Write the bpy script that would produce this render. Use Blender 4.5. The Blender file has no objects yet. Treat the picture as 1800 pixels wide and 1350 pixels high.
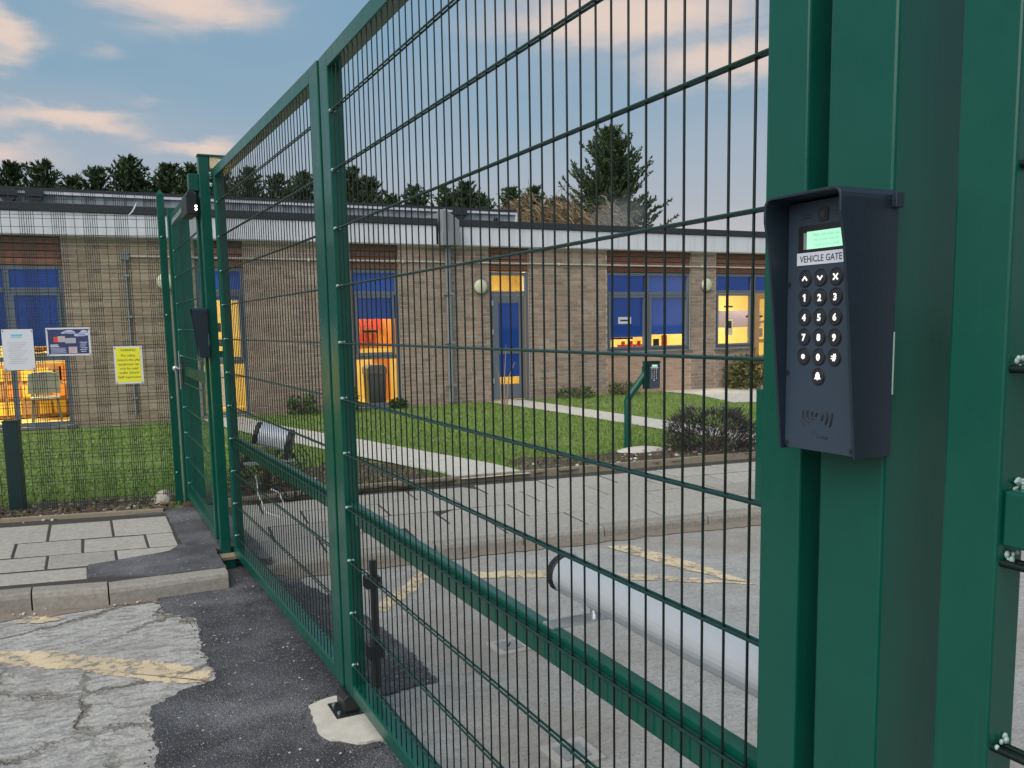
import bpy, bmesh, math, random
import numpy as np
from mathutils import Matrix, Vector, noise as mnoise
R = math.radians
random.seed(7); RNG = np.random.default_rng(7)
sc = bpy.context.scene
COL = sc.collection

# ------------------------------------------------------------------ camera
camd = bpy.data.cameras.new("camera"); cam = bpy.data.objects.new("camera", camd); COL.objects.link(cam)
cam.matrix_world = Matrix(((0.89650371, 0.068978, -0.43763356, 0), (-0.4426699, 0.09930313, -0.89116903, 0),
                           (-0.01801267, 0.99266355, 0.11956011, 1.47), (0, 0, 0, 1)))
camd.sensor_width = 36; camd.lens = 1520 / 1800 * 36; camd.shift_y = 80 / 1800
camd.clip_start = 0.02; camd.clip_end = 2000
sc.camera = cam

# ------------------------------------------------------------------ world
SUN_AZ, SUN_EL = R(-118), R(44)
w = bpy.data.worlds.new("World"); sc.world = w; w.use_nodes = True
nt = w.node_tree; nt.nodes.clear()
def N(t, typ, **kw):
    n = t.nodes.new(typ)
    for k, v in kw.items():
        if k.startswith('_'): setattr(n, k[1:], v)
    return n
def link(t, a, b): t.links.new(a, b)
def val(t, sock, v):
    if hasattr(v, 'is_output'): t.links.new(v, sock)
    else: sock.default_value = v
def mth(t, op, a, b=0.0, c=0.0):
    n = t.nodes.new('ShaderNodeMath'); n.operation = op
    val(t, n.inputs[0], a); val(t, n.inputs[1], b); val(t, n.inputs[2], c)
    return n.outputs[0]
def mixc(t, f, a, b, blend='MIX'):
    n = t.nodes.new('ShaderNodeMix'); n.data_type = 'RGBA'; n.blend_type = blend
    val(t, n.inputs[0], f)
    for s, v in ((n.inputs[6], a), (n.inputs[7], b)):
        if hasattr(v, 'is_output'): t.links.new(v, s)
        else: s.default_value = (v[0], v[1], v[2], 1)
    return n.outputs[2]
def ramp(t, f, stops, interp='LINEAR'):
    n = t.nodes.new('ShaderNodeValToRGB'); cr = n.color_ramp; cr.interpolation = interp
    while len(cr.elements) < len(stops): cr.elements.new(0.5)
    for e, (p, c) in zip(cr.elements, stops):
        e.position = p; e.color = (c, c, c, 1) if not isinstance(c, tuple) else (*c, 1)
    t.links.new(f, n.inputs[0]); return n.outputs[0]
def noise(t, vec, scale, detail=2, rough=.5, dist=0, fac=True):
    n = t.nodes.new('ShaderNodeTexNoise'); n.inputs['Scale'].default_value = scale
    n.inputs['Detail'].default_value = detail; n.inputs['Roughness'].default_value = rough
    n.inputs['Distortion'].default_value = dist
    if vec is not None: t.links.new(vec, n.inputs['Vector'])
    return n.outputs[0] if fac else n.outputs[1]
tc = nt.nodes.new('ShaderNodeTexCoord'); sep = nt.nodes.new('ShaderNodeSeparateXYZ'); link(nt, tc.outputs['Generated'], sep.inputs[0])
az = mth(nt, 'MULTIPLY', mth(nt, 'ARCTAN2', sep.outputs[0], sep.outputs[1]), 57.29578)
el = mth(nt, 'MULTIPLY', mth(nt, 'ARCSINE', sep.outputs[2]), 57.29578)
cmb = nt.nodes.new('ShaderNodeCombineXYZ')
link(nt, mth(nt, 'MULTIPLY', az, .05), cmb.inputs[0]); link(nt, mth(nt, 'MULTIPLY', el, .16), cmb.inputs[1])
n1 = noise(nt, cmb.outputs[0], 2.2, 5, .55); n2 = noise(nt, cmb.outputs[0], 3.1, 5, .6, .4)
azd = mth(nt, 'ADD', az, mth(nt, 'MULTIPLY', mth(nt, 'SUBTRACT', n1, .5), 9))
eld = mth(nt, 'ADD', el, mth(nt, 'MULTIPLY', mth(nt, 'SUBTRACT', n2, .5), 3.6))
CL = [(6.5, 18.9, 4.6, 1.7, 1), (-3.8, 15.9, 2.2, 1.5, .9), (1.5, 16.2, 1.8, .7, .4), (-.3, 11.9, 4.6, .95, .95), (-4.5, 9.9, 4.5, .9, .8),
      (6.6, 10.9, 3.6, .7, .85), (4.0, 13.4, 1.8, .5, .35), (33.5, 18.4, 9, 2.0, .95), (41, 15.7, 7, 1.9, .85), (20, 7, 14, 1.5, .35), (38, 6, 10, 1.4, .3)]
rr = random.Random(3)
for k in range(12):
    CL.append((rr.uniform(55, 340), rr.uniform(8, 26), rr.uniform(4, 11), rr.uniform(.9, 2.2), rr.uniform(.5, 1)))
cl = 0.0
for a0, e0, ra, re, st in CL:
    if a0 > 180: a0 -= 360
    da = mth(nt, 'DIVIDE', mth(nt, 'SUBTRACT', azd, a0), ra); de = mth(nt, 'DIVIDE', mth(nt, 'SUBTRACT', eld, e0), re)
    d2 = mth(nt, 'ADD', mth(nt, 'MULTIPLY', da, da), mth(nt, 'MULTIPLY', de, de))
    g = mth(nt, 'MULTIPLY', mth(nt, 'EXPONENT', mth(nt, 'MULTIPLY', d2, -1.1)), st)
    cl = mth(nt, 'MAXIMUM', cl, g)
wisp = ramp(nt, noise(nt, cmb.outputs[0], 1.5, 6, .6, .6), [(.52, 0.0), (.75, .45)])
cl = mth(nt, 'MAXIMUM', cl, mth(nt, 'MULTIPLY', wisp, .55))
cl = ramp(nt, cl, [(.10, 0.0), (.95, 1.0)], 'EASE')
elf = mth(nt, 'DIVIDE', mth(nt, 'MAXIMUM', el, 0), 90)
grad = ramp(nt, elf, [(0, (.40, .375, .39)), (.07, (.37, .375, .405)), (.115, (.29, .355, .42)), (.16, (.20, .315, .41)), (.24, (.165, .30, .415)), (.5, (.20, .32, .43)), (1, (.26, .36, .46))])
veil = ramp(nt, noise(nt, cmb.outputs[0], .9, 3, .5), [(.4, 0.0), (.7, .5)])
grad = mixc(nt, veil, grad, (.335, .37, .425))
sky = nt.nodes.new('ShaderNodeTexSky'); sky.sky_type = 'NISHITA'; sky.sun_disc = False
sky.sun_elevation = SUN_EL; sky.sun_rotation = SUN_AZ; sky.air_density = 1; sky.dust_density = 2
nish = mixc(nt, 1.0, sky.outputs[0], (.06, .06, .06), 'MULTIPLY')
base = mixc(nt, .12, grad, nish)
skyc = mixc(nt, cl, base, (.585, .475, .42))
bg = nt.nodes.new('ShaderNodeBackground'); bg.inputs['Strength'].default_value = 0.555
link(nt, skyc, bg.inputs['Color'])
wo = nt.nodes.new('ShaderNodeOutputWorld'); link(nt, bg.outputs[0], wo.inputs['Surface'])

# ------------------------------------------------------------------ sun (veiled by high cloud)
sd = bpy.data.lights.new("sun", 'SUN'); so = bpy.data.objects.new("sun", sd); COL.objects.link(so)
sd.energy = 1.5; sd.angle = R(75); sd.color = (1, .92, .83)
sdir = Vector((math.sin(SUN_AZ) * math.cos(SUN_EL), math.cos(SUN_AZ) * math.cos(SUN_EL), math.sin(SUN_EL)))
so.rotation_euler = sdir.to_track_quat('Z', 'Y').to_euler(); so.location = sdir * 60
sc.view_settings.view_transform = 'Standard'; sc.view_settings.look = 'None'
sc.view_settings.exposure = 1.24; sc.view_settings.gamma = 1; sc.view_settings.use_curve_mapping = False
sc.cycles.max_bounces = 8; sc.cycles.transparent_max_bounces = 24; sc.cycles.use_denoising = True
sc.cycles.sample_clamp_indirect = 6

# ------------------------------------------------------------------ materials
def new_mat(name):
    m = bpy.data.materials.new(name); m.use_nodes = True
    return m, m.node_tree, m.node_tree.nodes['Principled BSDF']
def setc(p, c): p.inputs['Base Color'].default_value = (*c, 1)
def bump(t, p, h, s=.3, d=.01):
    b = t.nodes.new('ShaderNodeBump'); b.inputs['Strength'].default_value = s; b.inputs['Distance'].default_value = d
    link(t, h, b.inputs['Height']); link(t, b.outputs[0], p.inputs['Normal'])
def pos(t):
    g = t.nodes.new('ShaderNodeNewGeometry'); return g.outputs['Position']
def obco(t): return t.nodes.new('ShaderNodeTexCoord').outputs['Object']
def plain(name, c, rough=.5, metal=0, nz=.12, scale=30, bmp=0, spec=.5, emit=None, es=0):
    m, t, p = new_mat(name)
    p.inputs['Roughness'].default_value = rough; p.inputs['Metallic'].default_value = metal; p.inputs['Specular IOR Level'].default_value = spec
    q = pos(t); f = noise(t, q, scale, 4, .6)
    link(t, mixc(t, f, tuple(x * (1 - nz) for x in c), tuple(min(1, x * (1 + nz)) for x in c)), p.inputs['Base Color'])
    if bmp: bump(t, p, noise(t, q, scale * 4, 3), bmp, .002)
    if emit: p.inputs['Emission Color'].default_value = (*emit, 1); p.inputs['Emission Strength'].default_value = es
    return m
def islands(name, cols, rough=.8, use_obj=False, bmp=.4, nscale=60, spec=.3, nz=.2, stain=0):
    m, t, p = new_mat(name)
    if use_obj: f = t.nodes.new('ShaderNodeObjectInfo').outputs['Random']
    else: f = t.nodes.new('ShaderNodeNewGeometry').outputs['Random Per Island']
    c = ramp(t, f, [(i / max(1, len(cols) - 1), k) for i, k in enumerate(cols)])
    q = pos(t); n = noise(t, q, nscale, 4, .65)
    dk = mixc(t, 1.0, c, (1 - nz * 1.6,) * 3, 'MULTIPLY')
    cf = mixc(t, ramp(t, n, [(.3, 0.0), (.7, 1.0)]), dk, c)
    if stain:
        mp = t.nodes.new('ShaderNodeMapping'); mp.inputs['Scale'].default_value = (1.5, 1, .5); link(t, q, mp.inputs[0])
        cf = mixc(t, ramp(t, noise(t, mp.outputs[0], 1.4, 5, .6), [(.46, 0.0), (.72, stain)]), cf, (.16, .13, .10))
        cf = mixc(t, ramp(t, noise(t, q, 2.3, 4, .6), [(.56, 0.0), (.75, stain * .7)]), cf, (.50, .45, .39))
    link(t, cf, p.inputs['Base Color'])
    p.inputs['Roughness'].default_value = rough; p.inputs['Specular IOR Level'].default_value = spec
    if bmp: bump(t, p, n, bmp, .004)
    return m
def paint_metal(name, c, rough=.28, coat=.25, spec=.32):
    m, t, p = new_mat(name); q = pos(t)
    n = noise(t, q, 7, 5, .65); n3 = noise(t, q, 420, 2)
    mp = t.nodes.new('ShaderNodeMapping'); mp.inputs['Scale'].default_value = (70, 70, 1.6); link(t, q, mp.inputs[0])
    st = noise(t, mp.outputs[0], 1, 5, .65)
    cc = mixc(t, ramp(t, n, [(.35, 0.0), (.75, 1.0)]), c, tuple(x * 1.15 for x in c))
    cc = mixc(t, ramp(t, st, [(.62, 0.0), (.80, .35)]), cc, tuple(x * .9 + .035 for x in c))
    v = t.nodes.new('ShaderNodeTexVoronoi'); v.inputs['Scale'].default_value = 30; link(t, q, v.inputs['Vector'])
    s2 = t.nodes.new('ShaderNodeSeparateColor'); link(t, v.outputs['Color'], s2.inputs[0])
    cc = mixc(t, mth(t, 'MULTIPLY', ramp(t, v.outputs['Distance'], [(.035, 1.0), (.06, 0.0)]), ramp(t, s2.outputs[0], [(.90, 0.0), (.93, .8)])), cc, (.45, .48, .46))
    link(t, cc, p.inputs['Base Color'])
    link(t, mth(t, 'ADD', ramp(t, noise(t, q, 14, 4, .7), [(.3, rough * .7), (.75, rough * 1.3)]), mth(t, 'MULTIPLY', st, rough * .5)), p.inputs['Roughness'])
    b = t.nodes.new('ShaderNodeBump'); b.inputs['Strength'].default_value = .16; b.inputs['Distance'].default_value = .0008
    link(t, mth(t, 'ADD', n3, mth(t, 'MULTIPLY', noise(t, q, 30, 4), 1.5)), b.inputs['Height']); link(t, b.outputs[0], p.inputs['Normal'])
    p.inputs['Specular IOR Level'].default_value = spec
    p.inputs['Coat Weight'].default_value = coat; p.inputs['Coat Roughness'].default_value = .14
    return m
M = {}
M['green'] = paint_metal('green_powder_coat', (.0005, .066, .045))
M['wire'] = paint_metal('green_wire_backlit', (.0004, .0075, .0055), .36, 0, .36)  # vertical wires: the gate's green darkened so they look backlit
M['wire_h'] = paint_metal('green_wire_h_skylit', (.0006, .026, .019), .30, .25, .4)  # lighter copy of the wire paint, sky light put into the colour
M['fence_wire'] = plain('fence_wire', (.008, .022, .02), .45)
M['teal'] = plain('dark_teal_paint', (.006, .04, .045), .4)
M['zinc'] = plain('zinc_spray', (.30, .43, .40), .5, 0, .3, 200)
M['galv'] = plain('galvanised_steel', (.55, .58, .6), .3, .8, .2, 40)
M['steel_lid'] = plain('worn_steel_lid', (.30, .30, .29), .5, .4, .3, 60)
M['black'] = plain('black_plastic', (.012, .013, .015), .4)
M['navy'] = plain('navy_plastic', (.010, .020, .034), .42, 0, .06, 50, .12)
M['navy2'] = plain('navy_faceplate', (.024, .042, .066), .5, 0, .05, 60, .1)
M['btn'] = plain('button_plastic', (.018, .02, .026), .35)
M['glyph'] = plain('lit_glyph', (.8, .8, .78), .5, emit=(1, 1, .97), es=.3)
M['lcd'] = plain('lcd_panel', (.3, .55, .42), .4, emit=(.36, .85, .55), es=.33, nz=.05)
M['lcdtext'] = plain('lcd_text', (.12, .35, .24), .5, emit=(.2, .5, .34), es=.35)
M['lcdedge'] = plain('lcd_edge', (.25, .28, .27), .3)
M['label'] = plain('label_tape', (.6, .63, .72), .35, nz=.03)
M['ink'] = plain('ink', (.03, .035, .05), .5)
M['alu'] = plain('anodised_aluminium', (.50, .535, .575), .35, .2, .07, 9)
M['concrete'] = plain('concrete', (.36, .34, .31), .9, 0, .22, 25, .5)
M['concrete_new'] = plain('pale_concrete', (.50, .47, .415), .9, 0, .3, 16, .9)
M['white_upvc'] = plain('white_fascia', (.66, .68, .76), .35, 0, .05, 4)
def mk_fascia():
    m, t, p = new_mat('white_fascia'); q = pos(t); mp = t.nodes.new('ShaderNodeMapping'); mp.inputs['Scale'].default_value = (7, 1, .5); link(t, q, mp.inputs[0])
    a = noise(t, mp.outputs[0], 1.3, 5, .65); b = noise(t, q, .6, 3)
    c = mixc(t, ramp(t, a, [(.45, 0.0), (.75, .55)]), (.70, .71, .78), (.48, .49, .52))
    link(t, mixc(t, ramp(t, b, [(.45, 0.0), (.7, .3)]), c, (.58, .58, .62)), p.inputs['Base Color']); p.inputs['Roughness'].default_value = .4; return m
M['white_upvc'] = mk_fascia()
M['felt'] = plain('roof_felt', (.028, .032, .04), .8, 0, .2, 10)
M['grey_frame'] = plain('grey_window_frame', (.13, .15, .18), .4, 0, .08, 10)
M['grey_pipe'] = plain('grey_pipe', (.22, .235, .25), .45)
M['blind'] = plain('blue_blind', (.010, .045, .20), .7, 0, .15, 3, .0, emit=(.010, .045, .20), es=.3)  # faint glow of its own added to brighten the blue
M['lamp_shade'] = plain('opal_diffuser', (.62, .62, .45), .4, 0, .08, 6)
M['roomwall'] = plain('yellow_room_wall', (.86, .70, .30), .8, 0, .2, 2)
M['white_paper'] = plain('white_paper', (.62, .64, .68), .5, 0, .05, 20)
M['yellow_paper'] = plain('yellow_paper', (.78, .75, .03), .35, 0, .06, 15)
M['poster_navy'] = plain('poster_navy', (.035, .045, .13), .35, 0, .25, 12)
M['pink'] = plain('photo_pink', (.5, .40, .42), .4, 0, .5, 90)
M['cyan'] = plain('header_cyan', (.15, .5, .65), .4)
M['greytext'] = plain('grey_text', (.38, .40, .45), .5)
M['pale_blue'] = plain('pale_blue', (.5, .56, .75), .4, 0, .15, 60)
M['red'] = plain('red_paper', (.7, .06, .03), .6)
M['orange'] = plain('orange_board', (.85, .30, .05), .6)
M['yellow'] = plain('yellow_board', (.9, .62, .08), .6)
M['purple'] = plain('mauve_board', (.20, .17, .24), .6)
M['chair'] = plain('grey_chair_plastic', (.42, .50, .53), .45)
M['timber_door'] = plain('pine_timber', (.42, .24, .10), .5, 0, .15, 8)
M['blue_tag'] = plain('blue_tag', (.08, .25, .5), .5)
BR_L = [(.32, .25, .165), (.42, .34, .235), (.35, .27, .185), (.47, .385, .27), (.39, .295, .215), (.28, .205, .145)]
BR_R = [(.31, .23, .18), (.47, .37, .295), (.39, .285, .225), (.50, .40, .315), (.42, .29, .22), (.33, .265, .225), (.52, .35, .255)]
M['brick_obj'] = islands('buff_brick', BR_L, .9, True, .6, 70, stain=.45)
M['brick_isl'] = islands('brown_brick', BR_R, .9, False, .6, 70, stain=.45)
M['brick_pink'] = islands('pink_brick', [(.52, .34, .25), (.58, .40, .29), (.46, .30, .22)], .9, False, .6, 70)
M['mortar'] = plain('mortar', (.62, .56, .47), .95, 0, .15, 40, .4)
M['cedar'] = islands('cedar_board', [(.23, .11, .075), (.29, .145, .10), (.17, .08, .058)], .65, True, .2, 14)
M['slab'] = islands('concrete_slab', [(.36, .335, .30), (.43, .405, .36), (.39, .365, .325), (.46, .43, .385)], .9, True, .6, 34, nz=.2)
M['kerb'] = islands('kerb_concrete', [(.31, .29, .255), (.37, .345, .305), (.27, .25, .22)], .92, True, .6, 40, nz=.2)
M['joint'] = plain('sand_joint', (.045, .04, .034), .95, 0, .4, 30, .5)
M['timber_edge'] = plain('weathered_edging', (.26, .22, .16), .9, 0, .3, 20, .5)
M['stone'] = islands('pale_rubble', [(.55, .53, .48), (.42, .38, .32), (.62, .6, .56)], .9, False, .5, 30)
M['leaf_litter'] = islands('dead_leaves', [(.10, .06, .035), (.17, .10, .06), (.07, .05, .035), (.28, .22, .16), (.13, .07, .05)], .8, False, 0)
M['grass_blade'] = islands('grass_blade', [(.13, .25, .045), (.18, .32, .065), (.23, .36, .085), (.32, .36, .15), (.15, .28, .05)], .75, False, 0, spec=.2)
M['weed'] = islands('weed_leaf', [(.05, .11, .025), (.08, .15, .035), (.045, .09, .02)], .6, False, 0)
M['conifer'] = islands('conifer_spray', [(.055, .098, .046), (.09, .142, .062), (.04, .07, .038), (.125, .17, .078)], .8, False, 0, spec=.15)
M['bark'] = plain('bark', (.09, .065, .045), .9, 0, .3, 20, .5)
M['dead_stem'] = islands('dry_stem', [(.33, .24, .13), (.26, .18, .10), (.40, .31, .20), (.20, .13, .07)], .9, False, 0)
M['lavender'] = islands('lavender_stem', [(.045, .042, .045), (.07, .06, .066), (.03, .032, .03), (.09, .08, .085)], .9, False, 0)
M['variegated'] = islands('variegated_leaf', [(.06, .09, .025), (.22, .22, .09), (.035, .055, .015), (.14, .15, .05), (.30, .28, .14)], .6, False, 0)
def mk_glass():
    m, t, p = new_mat('window_glass'); t.nodes.remove(p)
    tr = t.nodes.new('ShaderNodeBsdfTransparent'); tr.inputs[0].default_value = (.93, .95, .96, 1)
    gl = t.nodes.new('ShaderNodeBsdfGlossy'); gl.inputs['Roughness'].default_value = .03
    lw = t.nodes.new('ShaderNodeFresnel'); lw.inputs[0].default_value = 1.5
    mx = t.nodes.new('ShaderNodeMixShader'); link(t, lw.outputs[0], mx.inputs[0]); link(t, tr.outputs[0], mx.inputs[1]); link(t, gl.outputs[0], mx.inputs[2])
    link(t, mx.outputs[0], t.nodes['Material Output'].inputs[0]); return m
M['glass'] = mk_glass()
def mk_corr():
    m, t, p = new_mat('grey_cladding_sheet'); q = pos(t)
    mp = t.nodes.new('ShaderNodeMapping'); mp.inputs['Scale'].default_value = (9, 1, .35); link(t, q, mp.inputs[0])
    f = noise(t, mp.outputs[0], 1.2, 4, .6)
    link(t, mixc(t, f, (.20, .23, .26), (.38, .42, .46)), p.inputs['Base Color']); p.inputs['Roughness'].default_value = .5; return m
M['corr'] = mk_corr()
def mk_road(name, c0, c1, cracks, stains, speck):
    m, t, p = new_mat(name); q = pos(t)
    f = mth(t, 'ADD', mth(t, 'MULTIPLY', noise(t, q, 230, 3, .7), .55), mth(t, 'MULTIPLY', noise(t, q, 62, 5, .7), .45)); f2 = noise(t, q, 5, 6, .65); f3 = noise(t, q, .9, 4, .55)
    c = mixc(t, ramp(t, f, [(.36, 0.0), (.64, 1.0)]), c0, c1)
    c = mixc(t, ramp(t, f2, [(.4, 0.0), (.8, .4)]), c, tuple(x * .62 for x in c0))
    c = mixc(t, ramp(t, f3, [(.47, 0.0), (.60, stains)]), c, (.25, .205, .155))
    h = f
    if speck:
        v = t.nodes.new('ShaderNodeTexVoronoi'); v.inputs['Scale'].default_value = 55; link(t, q, v.inputs['Vector'])
        c = mixc(t, ramp(t, v.outputs['Distance'], [(.10, .9), (.16, 0.0)]), c, (.05, .045, .04))
    if cracks:
        dv = t.nodes.new('ShaderNodeVectorMath'); dv.operation = 'ADD'
        sc_ = t.nodes.new('ShaderNodeVectorMath'); sc_.operation = 'SCALE'; sc_.inputs['Scale'].default_value = .35
        link(t, noise(t, q, 3.5, 5, .65, 0, False), sc_.inputs[0]); link(t, q, dv.inputs[0]); link(t, sc_.outputs[0], dv.inputs[1])
        v = t.nodes.new('ShaderNodeTexVoronoi'); v.feature = 'DISTANCE_TO_EDGE'; v.inputs['Scale'].default_value = 1.7; link(t, dv.outputs[0], v.inputs['Vector'])
        ck = ramp(t, v.outputs['Distance'], [(.004, 1.0), (.016, .75), (.040, 0.0)])
        br = mth(t, 'MULTIPLY', ck, ramp(t, noise(t, q, 1.3, 3), [(.36, 0.0), (.52, cracks)]))
        c = mixc(t, br, c, (.15, .122, .095))
        h = mth(t, 'SUBTRACT', f, mth(t, 'MULTIPLY', br, 3))
    mpz = t.nodes.new('ShaderNodeMapping'); mpz.inputs['Scale'].default_value = (6, 16, 1); mpz.inputs['Rotation'].default_value = (0, 0, .5); link(t, q, mpz.inputs[0])
    fl_ = ramp(t, noise(t, mpz.outputs[0], 1.6, 6, .7), [(.50, 0.0), (.60, .5 if cracks else .2)])
    c = mixc(t, fl_, c, tuple(x * .72 for x in c0))
    h = mth(t, 'SUBTRACT', h, mth(t, 'MULTIPLY', fl_, 1.2))
    f4 = noise(t, q, 45, 4, .7)
    h = mth(t, 'ADD', h, mth(t, 'MULTIPLY', f4, 1.2))
    link(t, c, p.inputs['Base Color']); p.inputs['Roughness'].default_value = .92; p.inputs['Specular IOR Level'].default_value = .25
    bump(t, p, h, .8, .008); return m
M['road'] = mk_road('worn_road', (.25, .243, .232), (.56, .545, .52), .0, .42, True)
M['road_old'] = mk_road('cracked_road', (.25, .242, .23), (.66, .645, .615), .95, .16, True)
def mk_tar(name, c, spk):
    m, t, p = new_mat(name); q = pos(t)
    f = noise(t, q, 170, 3, .7); f2 = noise(t, q, 4, 5, .6)
    v = t.nodes.new('ShaderNodeTexVoronoi'); v.inputs['Scale'].default_value = 150; link(t, q, v.inputs['Vector'])
    cc = mixc(t, ramp(t, f2, [(.38, 0.0), (.68, 1.0)]), c, tuple(x * 2.6 for x in c))
    cc = mixc(t, ramp(t, mth(t, 'MULTIPLY', noise(t, q, 300, 2, .7), ramp(t, noise(t, q, 1.7, 4, .6), [(.35, .6), (.65, 1.15)])), [(.44, 0.0), (.66, .8)]), cc, (.26, .26, .275))
    s2 = t.nodes.new('ShaderNodeSeparateColor'); link(t, v.outputs['Color'], s2.inputs[0])
    sp = mth(t, 'MULTIPLY', ramp(t, v.outputs['Distance'], [(.3, 1.0), (.5, 0.0)]), ramp(t, s2.outputs[0], [(.72, 0.0), (.95, spk)]))
    cc = mixc(t, sp, cc, (.42, .41, .42))
    v3 = t.nodes.new('ShaderNodeTexVoronoi'); v3.inputs['Scale'].default_value = 38; link(t, q, v3.inputs['Vector'])
    s3 = t.nodes.new('ShaderNodeSeparateColor'); link(t, v3.outputs['Color'], s3.inputs[0])
    cc = mixc(t, mth(t, 'MULTIPLY', ramp(t, v3.outputs['Distance'], [(.14, 1.0), (.2, 0.0)]), ramp(t, s3.outputs[1], [(.9, 0.0), (.93, 1.0)])), cc, (.7, .68, .66))
    link(t, cc, p.inputs['Base Color']); p.inputs['Roughness'].default_value = .72; p.inputs['Specular IOR Level'].default_value = .4
    bump(t, p, mth(t, 'ADD', f, mth(t, 'MULTIPLY', v.outputs['Distance'], -.8)), .9, .008); return m
M['tarmac'] = mk_tar('new_tarmac', (.032, .032, .036), .75)
M['tarmac_path'] = mk_tar('path_tarmac', (.062, .062, .068), .35)
def mk_paint():
    m, t, p = new_mat('worn_yellow_paint'); q = pos(t)
    f = noise(t, q, 16, 6, .75); f2 = noise(t, q, 160, 4, .75); f3 = noise(t, q, 5, 5, .7, .6)
    c = mixc(t, ramp(t, f2, [(.35, 0.0), (.65, 1.0)]), (.46, .36, .22), (.80, .65, .44))
    c = mixc(t, ramp(t, f3, [(.45, 0.0), (.6, .55)]), c, (.42, .34, .25))
    link(t, c, p.inputs['Base Color']); p.inputs['Roughness'].default_value = .85; bump(t, p, f2, .5, .005)
    a = mth(t, 'MULTIPLY', ramp(t, f, [(.50, 1.0), (.57, .0)]), ramp(t, f2, [(.60, 1.0), (.66, .15)]))
    a = mth(t, 'MAXIMUM', a, ramp(t, f3, [(.46, 1.0), (.53, .12)]))
    link(t, a, p.inputs['Alpha']); return m
M['yellow_line'] = mk_paint()
def mk_ground(name, stops, scale, bmp=.6):
    m, t, p = new_mat(name); q = pos(t)
    f = mth(t, 'ADD', mth(t, 'MULTIPLY', noise(t, q, scale, 6, .65), .65), mth(t, 'MULTIPLY', noise(t, q, scale * 14, 4, .7), .35))
    link(t, ramp(t, f, stops), p.inputs['Base Color']); p.inputs['Roughness'].default_value = .95; p.inputs['Specular IOR Level'].default_value = .15
    bump(t, p, noise(t, q, scale * 20, 4, .7), bmp, .02); return m
M['lawn'] = mk_ground('lawn', [(.36, (.17, .14, .09)), (.45, (.14, .18, .065)), (.6, (.17, .23, .065)), (.75, (.21, .24, .10))], 1.3)
M['soil'] = mk_ground('soil', [(.3, (.05, .038, .026)), (.5, (.095, .075, .055)), (.65, (.14, .115, .09)), (.8, (.07, .055, .04))], 3.5)
M['grit'] = mk_ground('gutter_grit', [(.3, (.16, .125, .095)), (.5, (.28, .235, .19)), (.65, (.22, .18, .14)), (.8, (.34, .30, .25))], 6)
M['earth'] = mk_ground('rough_grass', [(.3, (.04, .06, .02)), (.7, (.07, .09, .03))], .3)

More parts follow.
